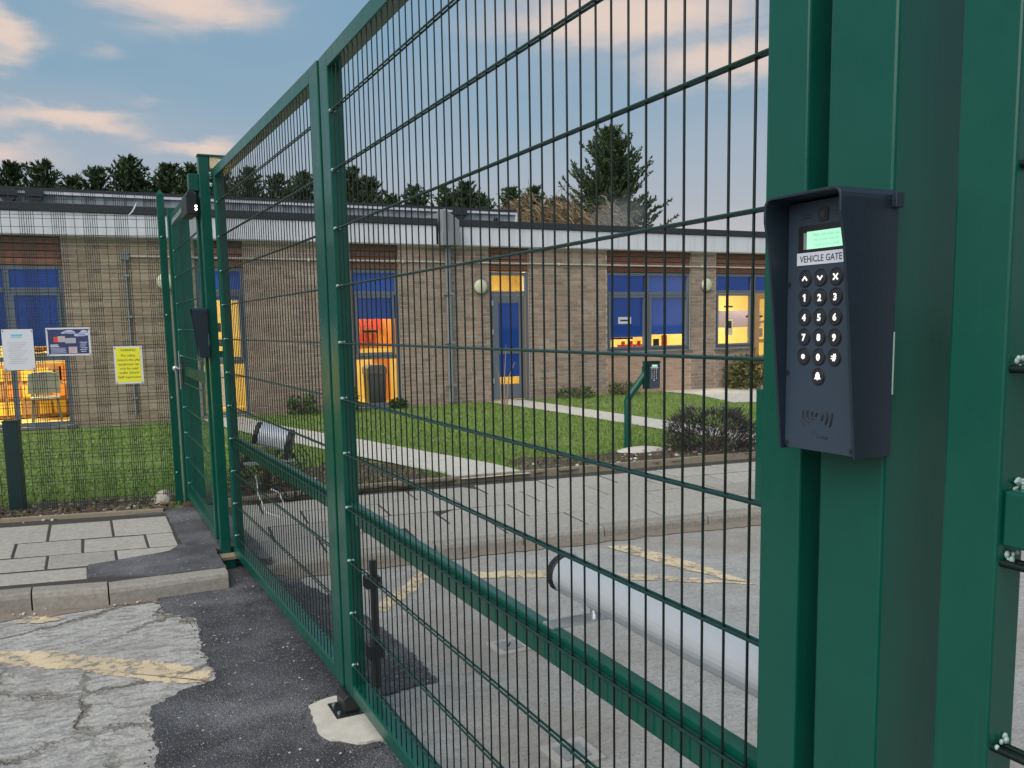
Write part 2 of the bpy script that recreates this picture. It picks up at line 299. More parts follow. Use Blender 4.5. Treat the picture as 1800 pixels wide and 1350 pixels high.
# ------------------------------------------------------------------ build helpers
Wd = {}
class MB:
    def __init__(s): s.v = []; s.f = []; s.sm = []
    def add(s, vs, fs, smooth=False, mt=None):
        o = len(s.v)
        s.v += [tuple(mt @ Vector(v)) for v in vs] if mt is not None else [tuple(v) for v in vs]
        s.f += [tuple(i + o for i in f) for f in fs]; s.sm += [smooth] * len(fs)
        return s
    def box(s, a, b, mt=None):
        x0, y0, z0 = a; x1, y1, z1 = b
        return s.add([(x0, y0, z0), (x1, y0, z0), (x1, y1, z0), (x0, y1, z0), (x0, y0, z1), (x1, y0, z1), (x1, y1, z1), (x0, y1, z1)],
                     [(0, 3, 2, 1), (4, 5, 6, 7), (0, 1, 5, 4), (1, 2, 6, 5), (2, 3, 7, 6), (3, 0, 4, 7)], mt=mt)
    def tube(s, pts, r, n=8, caps=True, mt=None):
        pts = [Vector(p) for p in pts]; rs = r if isinstance(r, (list, tuple)) else [r] * len(pts)
        vs = []; fs = []
        up = None
        for i, p in enumerate(pts):
            t = (pts[min(i + 1, len(pts) - 1)] - pts[max(i - 1, 0)]).normalized()
            if up is None: up = Vector((0, 0, 1)) if abs(t.z) < .9 else Vector((1, 0, 0))
            a = (up - t * up.dot(t)).normalized(); b = t.cross(a); up = a
            for k in range(n):
                an = 2 * math.pi * k / n
                vs.append(p + (a * math.cos(an) + b * math.sin(an)) * rs[i])
        for i in range(len(pts) - 1):
            for k in range(n):
                k2 = (k + 1) % n
                fs.append((i * n + k, i * n + k2, (i + 1) * n + k2, (i + 1) * n + k))
        s.add(vs, fs, True, mt)
        if caps:
            s.add(vs[:n], [tuple(range(n))[::-1]], False, mt); s.add(vs[-n:], [tuple(range(n))], False, mt)
        return s
    def prism(s, poly, axis, a, b, mt=None):
        """2-D outline extruded along axis between a and b"""
        def P(u, v, t): return {'x': (t, u, v), 'y': (u, t, v), 'z': (u, v, t)}[axis]
        n = len(poly)
        vs = [P(u, v, a) for u, v in poly] + [P(u, v, b) for u, v in poly]
        fs = [tuple(range(n)), tuple(range(2 * n - 1, n - 1, -1))] + [(i, i + n, (i + 1) % n + n, (i + 1) % n) for i in range(n)]
        return s.add(vs, fs, mt=mt)
    def sphere(s, c, r, n=8, m=5, sq=(1, 1, 1)):
        vs = []; fs = []
        for i in range(m + 1):
            th = math.pi * i / m
            for k in range(n):
                ph = 2 * math.pi * k / n
                vs.append((c[0] + r * sq[0] * math.sin(th) * math.cos(ph), c[1] + r * sq[1] * math.sin(th) * math.sin(ph), c[2] + r * sq[2] * math.cos(th)))
        for i in range(m):
            for k in range(n):
                fs.append((i * n + k, (i + 1) * n + k, (i + 1) * n + (k + 1) % n, i * n + (k + 1) % n))
        return s.add(vs, fs, True)
    def mesh(s, name, mat):
        me = bpy.data.meshes.new(name); me.from_pydata(s.v, [], s.f)
        me.polygons.foreach_set('use_smooth', s.sm)
        bm = bmesh.new(); bm.from_mesh(me); bmesh.ops.recalc_face_normals(bm, faces=bm.faces); bm.to_mesh(bm and me); bm.free()
        for x in (mat if isinstance(mat, list) else [mat]): me.materials.append(x)
        return me
def put(o, parent=None, world=Matrix()):
    COL.objects.link(o)
    o.matrix_basis = world
    if parent is not None:
        o.parent = parent; o.matrix_parent_inverse = Wd[parent].inverted()
    Wd[o] = world
    return o
def tag(o, label, cat, group=None, kind=None):
    if label: o['label'] = label
    if cat: o['category'] = cat
    if group: o['group'] = group
    if kind: o['kind'] = kind
    return o
def part(name, mb, mat, parent, world=Matrix(), bev=0, label=None):
    me = mb if isinstance(mb, bpy.types.Mesh) else mb.mesh(name, mat)
    o = put(bpy.data.objects.new(name, me), parent, world)
    if bev:
        b = o.modifiers.new('bevel', 'BEVEL'); b.width = bev; b.segments = 2; b.limit_method = 'ANGLE'; b.angle_limit = R(40)
    if label: o['label'] = label
    return o
def thing(name, label, cat, loc, group=None, rz=0):
    e = bpy.data.objects.new(name, None); e.empty_display_size = .1
    put(e, None, Matrix.Translation(loc) @ Matrix.Rotation(rz, 4, 'Z'))
    return tag(e, label, cat, group)
def single(name, mb, mat, label, cat, group=None, bev=0, world=Matrix()):
    return tag(part(name, mb, mat, None, world, bev), label, cat, group)
def struct(name, mb, mat):
    return tag(part(name, mb, mat, None), None, None, None, 'structure')
def stuff(name, me, mat=None, parent=None):
    o = part(name, me, mat, parent); o['kind'] = 'stuff'; return o
def copy_tree(o, world, parent=None):
    c = o.copy(); COL.objects.link(c)
    if parent is None: c.matrix_basis = world
    else:
        c.parent = parent; c.matrix_parent_inverse = o.matrix_parent_inverse.copy(); c.matrix_basis = o.matrix_basis.copy()
    for ch in [x for x in KIDS.get(o, [])]: copy_tree(ch, None, c)
    return c
KIDS = {}
_oput = put
def put(o, parent=None, world=Matrix()):
    r = _oput(o, parent, world)
    if parent is not None: KIDS.setdefault(parent, []).append(o)
    return r
def text_mesh(body, size, mat, parent, mt, name='lettering', align='LEFT', width=None, bold=0, ext=.0003, space=1.0):
    cu = bpy.data.curves.new('t', 'FONT'); cu.body = body; cu.size = size; cu.align_x = align; cu.extrude = ext; cu.offset = bold; cu.space_character = space; cu.resolution_u = 2
    ob = bpy.data.objects.new('t', cu); COL.objects.link(ob)
    dg = bpy.context.evaluated_depsgraph_get(); me = bpy.data.meshes.new_from_object(ob.evaluated_get(dg))
    bpy.data.objects.remove(ob); bpy.data.curves.remove(cu)
    if width:
        xs = [v.co.x for v in me.vertices]; w0 = max(xs) - min(xs)
        for v in me.vertices: v.co.x *= width / w0
    me.materials.clear(); me.materials.append(mat); me.name = name
    me.transform(mt)
    return part(name, me, None, parent)
def frame_negx(x, y, z): return Matrix(((0, 0, -1, x), (-1, 0, 0, y), (0, 1, 0, z), (0, 0, 0, 1)))
def poly_sheet(name, pts, z, mat, jit=0, seg=.06, seed=1, thick=0):
    """flat sheet with a rough edge"""
    rg = random.Random(seed); out = []
    n = len(pts)
    for i in range(n):
        a, b = Vector(pts[i]), Vector(pts[(i + 1) % n]); L = (b - a).length; k = max(1, int(L / seg)) if jit else 1
        nn = Vector((-(b - a).y, (b - a).x)) / max(L, 1e-6)
        for j in range(k):
            p = a.lerp(b, j / k)
            if jit: p = p + nn * (mnoise.noise(Vector((p.x * 6, p.y * 6, seed))) * jit * 1.6 + rg.uniform(-jit, jit) * .5)
            out.append((p.x, p.y))
    bm = bmesh.new(); f = bm.faces.new([bm.verts.new((x, y, z)) for x, y in out])
    if f.normal.z < 0: f.normal_flip()
    bm.normal_update()
    if f.normal.z < 0: f.normal_flip()
    if thick:
        r = bmesh.ops.extrude_face_region(bm, geom=[f])
        for v in [g for g in r['geom'] if isinstance(g, bmesh.types.BMVert)]: v.co.z += thick
        bmesh.ops.recalc_face_normals(bm, faces=bm.faces)
    bmesh.ops.triangulate(bm, faces=[x for x in bm.faces if len(x.verts) > 4])
    me = bpy.data.meshes.new(name); bm.to_mesh(me); bm.free(); me.materials.append(mat); return me

# ================================================================== GROUND
struct('ground', MB().add([(-400, -400, -.03), (400, -400, -.03), (400, 600, -.03), (-400, 600, -.03)], [(0, 1, 2, 3)]), M['earth'])
struct('road', poly_sheet('road', [(-14, -8), (16, -8), (16, 5.6), (-14, 8.4)], 0, M['road']), None)
struct('road_patch', poly_sheet('road_patch', [(-6, -4), (.5, -4), (.5, 5.3), (-.5, 5.3), (-6, 6.3)], .004, M['road_old']), None)
struct('tarmac_patch', poly_sheet('tarmac_patch', [(.276, 5.3), (.27, 5.05), (.287, 4.764), (.408, 4.575), (.40, 4.1), (.396, 3.725), (.14, 3.556), (.118, 3.04), (.06, 2.2), (.02, -4),
        (.86, -4), (.86, 2.9), (.90, 3.22), (1.22, 3.24), (1.23, 3.8), (1.20, 4.25), (1.0, 5.15), (.83, 5.2), (.83, 5.7), (.59, 5.7), (.59, 5.2)], .008, M['tarmac'], .018, .018, 5), None)
struct('gutter', poly_sheet('gutter', [(-6, 5.95), (-6, 6.3), (-.5, 5.2), (.28, 5.08), (.27, 5.0), (-.45, 5.0)], .007, M['grit'], .03, .05, 3), None)
struct('gutter', poly_sheet('gutter', [(.9, 5.25), (1.7, 5.18), (3.3, 5.02), (4.4, 4.90), (8, 4.5), (8, 4.22), (4.4, 4.70), (3.3, 4.84), (1.7, 5.0), (.95, 5.04)], .005, M['grit'], .025, .05, 4), None)
def stroke(pts, wd):
    L = []; Rr = []
    for i, p in enumerate(pts):
        a = Vector(pts[max(i - 1, 0)]); b = Vector(pts[min(i + 1, len(pts) - 1)]); t = (b - a).normalized(); n = Vector((-t.y, t.x)) * wd / 2
        L.append(Vector(p) + n); Rr.append(Vector(p) - n)
    return [tuple(x) for x in L] + [tuple(x) for x in Rr[::-1]]
struct('road_marking', poly_sheet('road_marking', [(-2.2, 5.2), (-.448, 4.56), (-.233, 4.42), (.1, 4.12), (.398, 3.83), (.39, 3.68), (.2, 3.78), (-.136, 4.12), (-.435, 4.37), (-2.3, 5.05)], .0065, M['yellow_line'], .022, .015, 6), None)
struct('road_marking', poly_sheet('road_marking', [(-.36, 5.03), (-.22, 4.98), (-.16, 4.9), (-.3, 4.88), (-.42, 4.95)], .0095, M['yellow_line'], .016, .015, 8), None)
struct('road_marking', poly_sheet('road_marking', stroke([(1.28, 4.25), (1.5, 4.48), (1.76, 4.76)], .10), .003, M['yellow_line'], .014, .015, 9), None)
struct('road_marking', poly_sheet('road_marking', [(1.72, 4.80), (2.5, 4.40), (2.95, 4.02), (3.25, 3.70), (3.30, 3.62), (3.06, 3.80), (2.45, 4.28), (1.70, 4.66)], .004, M['yellow_line'], .014, .015, 10), None)
struct('road_marking', poly_sheet('road_marking', [(3.01, 4.76), (3.17, 4.72), (3.27, 4.2), (3.29, 3.68), (3.20, 3.80), (3.10, 4.2)], .005, M['yellow_line'], .014, .015, 11), None)
# lawn
def lawn_z(y): return .10 - .10 * min(1, max(0, (y - 7) / 8))
def lawn_mesh():
    xs = np.concatenate([np.linspace(-12, -.64, 24), np.linspace(-.4, .46, 5), np.linspace(.66, 24, 60)]); ts = np.linspace(0, 1, 36); ys = ts
    ed = lambda x: np.interp(x, [-12, -4.2, -.64, .46, .7, .86, 2.02, 5.54, 9, 24], [9.5, 7.95, 7.265, 7.02, 7.1, 7.15, 7.2, 6.9, 6.58, 5.2])
    mb = MB(); vs = []
    for t in ts:
        for x in xs:
            y = ed(x) + (15.3 - ed(x)) * t; vs.append((x, y, lawn_z(y) - .012 + .012 * mnoise.noise(Vector((x * 1.3, y * 1.3, 0)))))
    n = len(xs); mb.add(vs, [(j * n + i, j * n + i + 1, (j + 1) * n + i + 1, (j + 1) * n + i) for j in range(len(ys) - 1) for i in range(n - 1)], True)
    return mb
struct('lawn', lawn_mesh(), M['lawn'])
def draped(name, pts, dz, mat, jit=0, seed=1):
    me = poly_sheet(name, pts, 0, mat, jit, .08, seed)
    for v in me.vertices: v.co.z = lawn_z(v.co.y) + dz
    return struct(name, me, None)
pathA = [(2.35, 15.2), (2.50, 13.5), (3.05, 10.8), (3.60, 7.7), (3.62, 7.0), (2.95, 7.05), (2.93, 7.5), (2.5, 9.6), (2.0, 12.2), (1.6, 15.2)]
draped('garden_path', pathA, .012, M['concrete_new'], .01, 2)
pathB = [(7.7, 15.2), (7.60, 13.0), (7.40, 9.4), (7.38, 6.9), (6.72, 6.95), (6.72, 9.0), (6.9, 12.5), (6.95, 15.2)]
draped('garden_path', pathB, .012, M['concrete_new'], .01, 3)
draped('garden_path', [(11.0, 15.2), (16, 15.2), (16, 14.2), (12.3, 13.6), (10.8, 11.6), (10.2, 11.9), (11.0, 14.0)], .012, M['concrete_new'], .01, 4)
soils = [[(-3, 7.75), (.50, 7.02), (.55, 7.6), (.3, 7.85), (-.2, 7.95), (-3, 8.3)], [(.6, 7.1), (2.9, 7.1), (2.75, 8.4), (2.3, 9.0), (1.7, 8.3), (.7, 7.9)],
         [(3.62, 7.05), (7.0, 6.75), (7.6, 6.75), (7.3, 7.7), (6.2, 7.75), (5.6, 7.9), (4.6, 7.75), (4.0, 8.0), (3.7, 7.7)]]
for i, s in enumerate(soils): draped('bare_soil', s, .006, M['soil'], .06, 20 + i)

# ---------------------------------------------------------------- pavements
A11 = R(-11)
struct('pavement_bed', poly_sheet('pavement_bed', [(-8, 6.75), (-.493, 5.27), (.012, 5.15), (.66, 5.14), (.66, 5.60), (.82, 5.60), (.82, 7.05), (.5, 7.0), (-.64, 7.24), (-8, 8.7)], -.02, M['joint'], 0, .06, 1, .1185), None)
struct('pavement_bed', poly_sheet('pavement_bed', [(.821, 5.3), (1.65, 5.22), (2.5, 5.13), (3.3, 5.05), (4.4, 4.93), (9, 4.4), (9, 6.75), (5.55, 6.9), (2.0, 7.2), (.821, 7.1)], -.02, M['joint'], 0, .06, 1, .0835), None)
pavement = thing('pavement', None, None, (0, 0, 0)); pavement['kind'] = 'structure'
def slab_mesh(w_, d_, h=.05, sh=0.0):
    mb = MB(); b = .004
    mb.add([(0, 0, 0), (w_, 0, 0), (w_, d_, 0), (0, d_, 0), (0, 0, h - b), (w_, 0, h - b), (w_, d_, h - b), (0, d_, h - b), (b, b, h), (w_ - b, b, h), (w_ - b, d_ - b, h), (b, d_ - b, h)],
           [(0, 1, 5, 4), (1, 2, 6, 5), (2, 3, 7, 6), (3, 0, 4, 7), (4, 5, 9, 8), (5, 6, 10, 9), (6, 7, 11, 10), (7, 4, 8, 11), (8, 9, 10, 11)])
    mb.v = [(x + sh * y, y, z) for x, y, z in mb.v]
    return mb.mesh('paving_slab', M['slab'])
_sm = {}
def slab(x, y, w_, d_, z, rot, org, sh=0.0):
    key = (round(w_, 3), round(d_, 3), sh)
    if key not in _sm: _sm[key] = slab_mesh(key[0], key[1], .05, sh)
    base = Matrix.Translation((org[0], org[1], z)) @ Matrix.Rotation(rot, 4, 'Z') @ Matrix.Translation((x, y, 0))
    base = base @ Matrix.Rotation(R(random.uniform(-.35, .35)), 4, 'Y') @ Matrix.Rotation(R(random.uniform(-.35, .35)), 4, 'X')
    o = bpy.data.objects.new('paving_slab', _sm[key]); put(o, pavement, base)
oL = (-.065, 5.596)
G = .015
SH = math.tan(A11)
for (y0, y1, edges) in ((-.30, 0, [-3.0, -2.1, -1.15, 0]), (.0, .357, [-3.1, -2.34, -1.76, -1.38, -1.0, -.61, -.227, .16, .545]), (.357, .772, [-3.0, -2.4, -1.97, -1.58, -1.2, -.81, -.428, -.03, .357, .54]), (.772, 1.36, [-3.2, -2.3, -1.85, -1.45, -1.05, -.65, -.245, .162, .545])):
    for a, b in zip(edges[:-1], edges[1:]):
        slab(a + SH * 0 + G / 2 - SH * -(y0 * math.cos(A11)) * 1.0, y0 * math.cos(A11) + G / 2, b - a - G, (y1 - y0) * math.cos(A11) - .034, .053 + random.uniform(-.002, .002), A11, oL, round(SH, 4))
oR = (.93, 5.325); AR = R(-5.7)
for r, (y0, y1) in enumerate(((0, .46), (.46, .92), (.92, 1.38), (1.38, 1.80))):
    x = .08 if r % 2 else .36
    first = x
    slab(-.10 + G / 2, y0 + G / 2, first + .10 - G, y1 - y0 - G, .018, AR, oR)
    while x < 7.4:
        slab(x + G / 2, y0 + G / 2, .61 - G, y1 - y0 - G, .018 + random.uniform(-.003, .003), AR, oR); x += .61
struct('tarmac_footway', poly_sheet('tarmac_footway', [(.21, 7.0), (.47, 6.93), (.49, 5.80), (.47, 5.855), (.40, 5.70), (-.065, 5.60), (-.07, 5.33), (.3, 5.16), (.655, 5.15), (.655, 5.615), (.825, 5.615), (.825, 5.22), (.93, 5.2), (.88, 7.05), (.6, 7.08)], .0, M['tarmac_path'], .006, .05, 31, .108), None)
# kerbs
def kerb(p0, p1, back0, back1, top=.105, label=None, mat='kerb'):
    f0, f1, b0, b1 = [Vector((*p, 0)) for p in (p0, p1, back0, back1)]
    up = Vector((0, 0, 1)); mb = MB(); c = .018
    def prof(f, b):
        d_ = (b - f).normalized()
        return [f + up * -.06, f + up * (top - c * 1.6) + d_ * .006, f + d_ * (.006 + c * .5) + up * (top - c * .45), f + d_ * (.012 + c) + up * top, b + up * top, b + up * -.06]
    a, e = prof(f0, b0), prof(f1, b1); n = len(a)
    mb.add(a + e, [tuple(range(n)), tuple(range(2 * n - 1, n - 1, -1))] + [(i, i + n, (i + 1) % n + n, (i + 1) % n) for i in range(n)])
    o = part('kerb_stone', mb, M[mat], pavement)
    return o
def lerp(a, b, t): return (a[0] + (b[0] - a[0]) * t, a[1] + (b[1] - a[1]) * t)
FL = [(-3.4, 5.72), (-2.7, 5.58), (-2.0, 5.44), (-1.3, 5.30), (-.82, 5.215), (-.34, 5.13), (.03, 5.03), (.655, 5.03)]
BL = [(-3.4, 5.85), (-2.7, 5.71), (-2.0, 5.57), (-1.3, 5.43), (-.82, 5.345), (-.34, 5.26), (.03, 5.165), (.655, 5.165)]
def shrink(p, q, g=.004):
    d_ = Vector(q) - Vector(p); d_.normalize(); return tuple(Vector(p) + d_ * g)
for i in range(len(FL) - 1):
    kerb(shrink(FL[i], FL[i + 1]), shrink(FL[i + 1], FL[i]), shrink(BL[i], BL[i + 1]), shrink(BL[i + 1], BL[i]), .105 if i < 6 else .10)
FR = [(.83, 5.19), (1.35, 5.165), (1.95, 5.11), (2.55, 5.045), (3.15, 4.985), (3.98, 4.895), (4.8, 4.80), (5.6, 4.71), (6.4, 4.61), (7.2, 4.51)]
for i in range(len(FR) - 1):
    p, q = shrink(FR[i], FR[i + 1]), shrink(FR[i + 1], FR[i])
    kerb(p, q, (p[0] + .015, p[1] + .125), (q[0] + .015, q[1] + .125), .071)
# edging boards
def edging(p, q, name='path_edging'):
    a, b = Vector((*p, 0)), Vector((*q, 0)); d_ = (b - a); L = d_.length; ang = math.atan2(d_.y, d_.x)
    return part(name, MB().box((.003, 0, .03), (L - .003, .045, .128)), M['timber_edge'], pavement, Matrix.Translation(a) @ Matrix.Rotation(ang, 4, 'Z'))
for p, q in (((-4.2, 7.92), (-2.4, 7.56)), ((-2.4, 7.56), (-.64, 7.235)), ((-.64, 7.235), (.46, 6.99)), ((.86, 7.12), (2.02, 7.17)), ((2.02, 7.17), (3.1, 7.09)), ((3.1, 7.09), (4.2, 6.99)), ((4.2, 6.99), (5.54, 6.87)), ((5.54, 6.87), (7.2, 6.72)), ((7.2, 6.72), (9, 6.55))):
    edging(p, q)

# ================================================================== SCHOOL BUILDING
YF = 15.2
bld = thing('school_building', 'single storey brick school with white fascia, flat roof and lit classroom windows', 'building', (5, YF, 0))
ZT = 2.95
WINS = {'w0': (-3.4, -.21, .02, 2.51), 'w1': (1.72, 2.50, .02, 2.51), 'w2': (4.33, 5.23, .02, 2.51), 'door': (7.03, 7.90, .0, 2.49), 'w3': (9.69, 11.83, .88, 2.51), 'w4': (12.5, 13.60, .88, 2.51), 'w5': (13.60, 15.4, .0, 2.51)}
cols = [(-7, -3.4), (-.21, 1.72), (2.50, 4.33), (5.23, 7.03), (7.90, 9.69), (11.83, 12.5), (15.4, 20)]
backing = MB()
for a, b in cols: backing.box((a, YF + .007, -.1), (b, YF + .28, ZT))
backing.box((9.69, YF + .007, -.1), (11.83, YF + .28, .84)); backing.box((12.5, YF + .007, -.1), (13.6, YF + .28, .84))
backing.box((-7, YF + .3, -.1), (-6.8, 24, 3.3)); backing.box((19.8, YF + .3, -.1), (20, 24, 3.3)); backing.box((-7, 24, -.1), (20, 24.2, 3.3))
wall = part('wall', backing, M['mortar'], bld)
def brick_rects(x0, x1, z0, z1):
    out = []; k = int(round(z0 / .075))
    z = z0
    while z + .065 <= z1 + .03:
        off = 0 if k % 2 else -.1125
        x = math.floor((x0) / .225) * .225 + off
        while x < x1:
            a, b = max(x, x0), min(x + .215, x1)
            if b - a > .03: out.append((a, b, z, min(z + .065, z1)))
            x += .225
        z += .075; k += 1
    return out
rects = []
for a, b in cols: rects += brick_rects(a, b, .0, ZT)
pinkr = brick_rects(9.69, 11.83, 0, .83); rects += brick_rects(12.5, 13.6, 0, .83)
near = [r for r in rects if -.21 <= r[0] < 1.72]; near.sort(key=lambda r: abs(r[0] - .7)); near = near[:300]
ns = set(near); rest = [r for r in rects if r not in ns]
ub = MB().box((0, 0, 0), (1, .03, 1)).mesh('brick', M['brick_obj'])
for (a, b, z0, z1) in near:
    o = bpy.data.objects.new('brick', ub)
    put(o, bld, Matrix.Translation((a, YF + random.uniform(-.003, .003), z0)) @ Matrix.Diagonal((b - a, 1, z1 - z0, 1)))
def brick_mass(rs, mat):
    mb = MB()
    for (a, b, z0, z1) in rs:
        y = YF + random.uniform(-.003, .003)
        mb.add([(a, y, z0), (b, y, z0), (b, y, z1), (a, y, z1), (a, y + .03, z0), (b, y + .03, z0), (b, y + .03, z1), (a, y + .03, z1)],
               [(0, 1, 2, 3), (0, 4, 5, 1), (1, 5, 6, 2), (2, 6, 7, 3), (3, 7, 4, 0)])
    return mb
stuff('brickwork', brick_mass(rest, None), M['brick_isl'], bld)
stuff('brickwork', brick_mass(pinkr, None), M['brick_pink'], bld)
# fascia, roofs
for a, b in ((-7, -2.0), (-2.0, 1.6), (1.6, 5.93), (6.35, 9.9), (9.9, 13.5), (13.5, 20)):
    part('fascia', MB().box((a + .003, YF - .14, 2.965), (b - .003, YF + .05, 3.305)), M['white_upvc'], bld, bev=.006)
part('soffit', MB().box((-7, YF - .12, 2.952), (20, YF + .28, 2.967)), M['white_upvc'], bld)
mbf = MB(); mbf.box((-7, YF - .17, 3.308), (5.95, YF + .3, 3.43)); mbf.box((6.33, YF - .17, 3.308), (20, YF + .3, 3.43))
part('roof_edge', mbf, M['felt'], bld, bev=.008)
part('roof', MB().box((-7, YF + .25, 3.31), (20, 24.2, 3.40)), M['felt'], bld)
up_y = 16.6
mbu = MB()
x = -7.0
i = 0
while x < 8.30:
    x2 = min(x + .15, 8.30); mbu.box((x, up_y + (.0 if i % 2 else .022), 3.38), (x2, up_y + .3, 3.775)); x = x2; i += 1
part('upper_cladding', mbu, M['corr'], bld)
part('upper_roof', MB().box((-7, up_y - .06, 3.816), (8.32, 23.8, 3.865)), M['felt'], bld)
part('upper_trim', MB().box((-7, up_y - .05, 3.765), (8.305, up_y + .02, 3.815)), M['white_upvc'], bld)
part('upper_trim', MB().box((8.306, up_y - .05, 3.38), (8.345, up_y + .02, 3.815)), M['white_upvc'], bld)
part('upper_wall', MB().box((-7, up_y + .3, 3.38), (8.30, 23.7, 3.80)), M['felt'], bld)
for hx in (-.93, -.55, 7.0):
    h = MB(); h.box((hx - .13, up_y - .22, 3.70), (hx + .13, up_y - .065, 3.83)); h.prism([(hx - .13, 3.70), (hx + .13, 3.70), (hx + .05, 3.60), (hx - .05, 3.60)], 'y', up_y - .2, up_y - .06)
    h.box((hx - .05, up_y - .18, 3.40), (hx + .05, up_y - .07, 3.605)); part('rainwater_hopper', h, M['felt'], bld)
for hx in (4.35, 7.85): part('vent_cap', MB().sphere((hx, up_y - .03, 3.66), .05, 8, 5), M['black'], bld)
# grey hopper and downpipe in the facade
hp = MB(); hp.box((5.97, YF - .34, 2.94), (6.33, YF - .10, 3.18)); hp.box((6.0, YF - .30, 3.18), (6.10, YF + 1.2, 3.55)); hp.prism([(6.05, 3.60), (6.33, 3.40), (6.33, 3.18), (6.05, 3.18)], 'y', YF - .28, YF + .1)
dpipe = part('downpipe', MB().tube([(6.17, YF - .08, .05), (6.17, YF - .08, 2.96)], .058, 12), M['grey_pipe'], bld)
part('rainwater_hopper', hp, M['grey_pipe'], dpipe, bev=.006)
for z in (.35, 1.15, 2.05): part('bracket', MB().box((6.09, YF - .145, z), (6.25, YF - .0, z + .05)), M['grey_pipe'], dpipe)
cn = MB(); cn.tube([(.68, YF - .03, 2.665), (14.6, YF - .03, 2.645)], .016, 8)
cnd = part('conduit', cn, M['concrete_new'], bld)
part('conduit_drop', MB().tube([(.68, YF - .03, 2.665), (.69, YF - .03, .16)], .02, 8), M['grey_pipe'], cnd)
part('junction_box', MB().box((.62, YF - .06, 2.61), (.74, YF - .0, 2.73)), M['grey_pipe'], cnd)
for x_ in (5.3, 6.6, 8.55, 12.1, 3.6): part('conduit_clip', MB().sphere((x_, YF - .03, 2.652), .035, 8, 5), M['concrete_new'], cnd)
for z in (2.35, 1.7, 1.05, .4): part('conduit_clip', MB().box((.645, YF - .055, z), (.725, YF, z + .03)), M['galv'], cnd)
# timber boards above the openings
ubd = MB().box((0, 0, 0), (1, .02, 1)).mesh('cladding_board', M['cedar'])
for key, (a, b, z0, z1) in WINS.items():
    nb = 4; h = (ZT - 2.52) / nb
    part('cladding_backing', MB().box((a, YF + .07, 2.512), (b, YF + .2, ZT)), M['felt'], bld)
    for k in range(nb):
        o = bpy.data.objects.new('cladding_board', ubd)
        put(o, bld, Matrix.Translation((a + .01, YF + .045, 2.525 + k * h)) @ Matrix.Diagonal((b - a - .02, 1, h - .014, 1)))
YG = YF + .10  # glazing plane
def frame_bars(bars, d0=YF + .05, d1=YF + .13):
    mb = MB()
    for a, b, z0, z1 in bars: mb.box((a, d0, z0), (b, d1, z1))
    return mb
def window(xs, zs, zr, x0, x1, z0, z1, blinds, sashes=(), name='window'):
    """xs: mullion centre lines, zs: transoms; built as frame with panes and blinds as sub-parts"""
    F = .06
    bars = [(x0, x1, z1 - F, z1), (x0, x1, z0, z0 + F)]
    ex = [x0] + list(xs) + [x1]
    bars += [(x0, x0 + F, z0 + F, z1 - F), (x1 - F, x1, z0 + F, z1 - F)] + [(x - .04, x + .04, z0 + F, z1 - F) for x in xs]
    mb = frame_bars(bars)
    for z in zs:
        for a, b in zip(ex[:-1], ex[1:]):
            mb.box((a + .045, YF + .054, z - .035), (b - .045, YF + .126, z + .035))
    for (a, b, c, d_) in sashes:
        s = .045
        for q in ((a, b, c, c + s), (a, b, d_ - s, d_), (a, a + s, c + s, d_ - s), (b - s, b, c + s, d_ - s)): mb.box((q[0], YF + .030, q[2]), (q[1], YF + .10, q[3]))
    w_ = part(name, mb, M['grey_frame'], bld, bev=.004)
    ez = [z0] + list(zs) + [z1]
    for a, b in zip(ex[:-1], ex[1:]):
        for c, d_ in zip(ez[:-1], ez[1:]):
            part('pane', MB().add([(a + .03, YG, c + .03), (b - .03, YG, c + .03), (b - .03, YG, d_ - .03), (a + .03, YG, d_ - .03)], [(0, 1, 2, 3)]), M['glass'], w_)
    for (a, b, c, d_) in blinds:
        part('roller_blind', MB().box((a - .06, YG + .035, c), (b + .06, YG + .043, d_ + .04)), M['blind'], w_)
    part('sill', MB().box((x0 - .03, YF - .05, z0 - .035), (x1 + .03, YF + .05, z0 - .002)), M['grey_frame'], w_)
    return w_
w0 = window([-2.3, -.98], [2.14, 1.09], None, -3.4, -.21, .04, 2.51, [(-3.3, -2.36, 1.25, 2.45), (-2.24, -1.04, 1.30, 2.45), (-.92, -.29, 1.28, 2.45)], [(-.94, -.27, 1.13, 2.10)])
w1 = window([], [2.12, .94], None, 1.72, 2.50, .04, 2.51, [(1.76, 2.45, 1.98, 2.46)], [(1.78, 2.44, .98, 2.08)])
w2 = window([], [2.09, .94], None, 4.33, 5.23, .04, 2.51, [(4.37, 5.18, 1.63, 2.46)], [(4.40, 5.13, .98, 2.05)])
w3 = window([10.72], [2.08], None, 9.69, 11.83, .88, 2.51, [(9.74, 10.68, 1.18, 2.46), (10.76, 11.78, 1.22, 2.46)], [(9.75, 10.67, .94, 2.04), (10.77, 11.77, .94, 2.04)])
w4 = window([], [2.12], None, 12.5, 13.60, .88, 2.51, [(12.54, 13.55, 2.13, 2.46)], [(12.56, 13.54, .94, 2.08)])
w5 = window([14.5], [2.12], None, 13.60, 15.4, .04, 2.51, [(13.66, 14.46, 2.13, 2.46), (14.54, 15.34, 2.13, 2.46)])
# timber door leaf in the last bay
dl = MB()
for q in ((13.66, 13.78, .08, 2.08), (14.34, 14.46, .08, 2.08), (13.78, 14.34, 1.96, 2.08), (13.78, 14.34, .08, .25), (13.78, 14.34, .98, 1.06), (13.78, 14.34, 1.42, 1.48)): dl.box((q[0], YF + .035, q[2]), (q[1], YF + .085, q[3]))
part('timber_door', dl, M['timber_door'], w5, bev=.004)
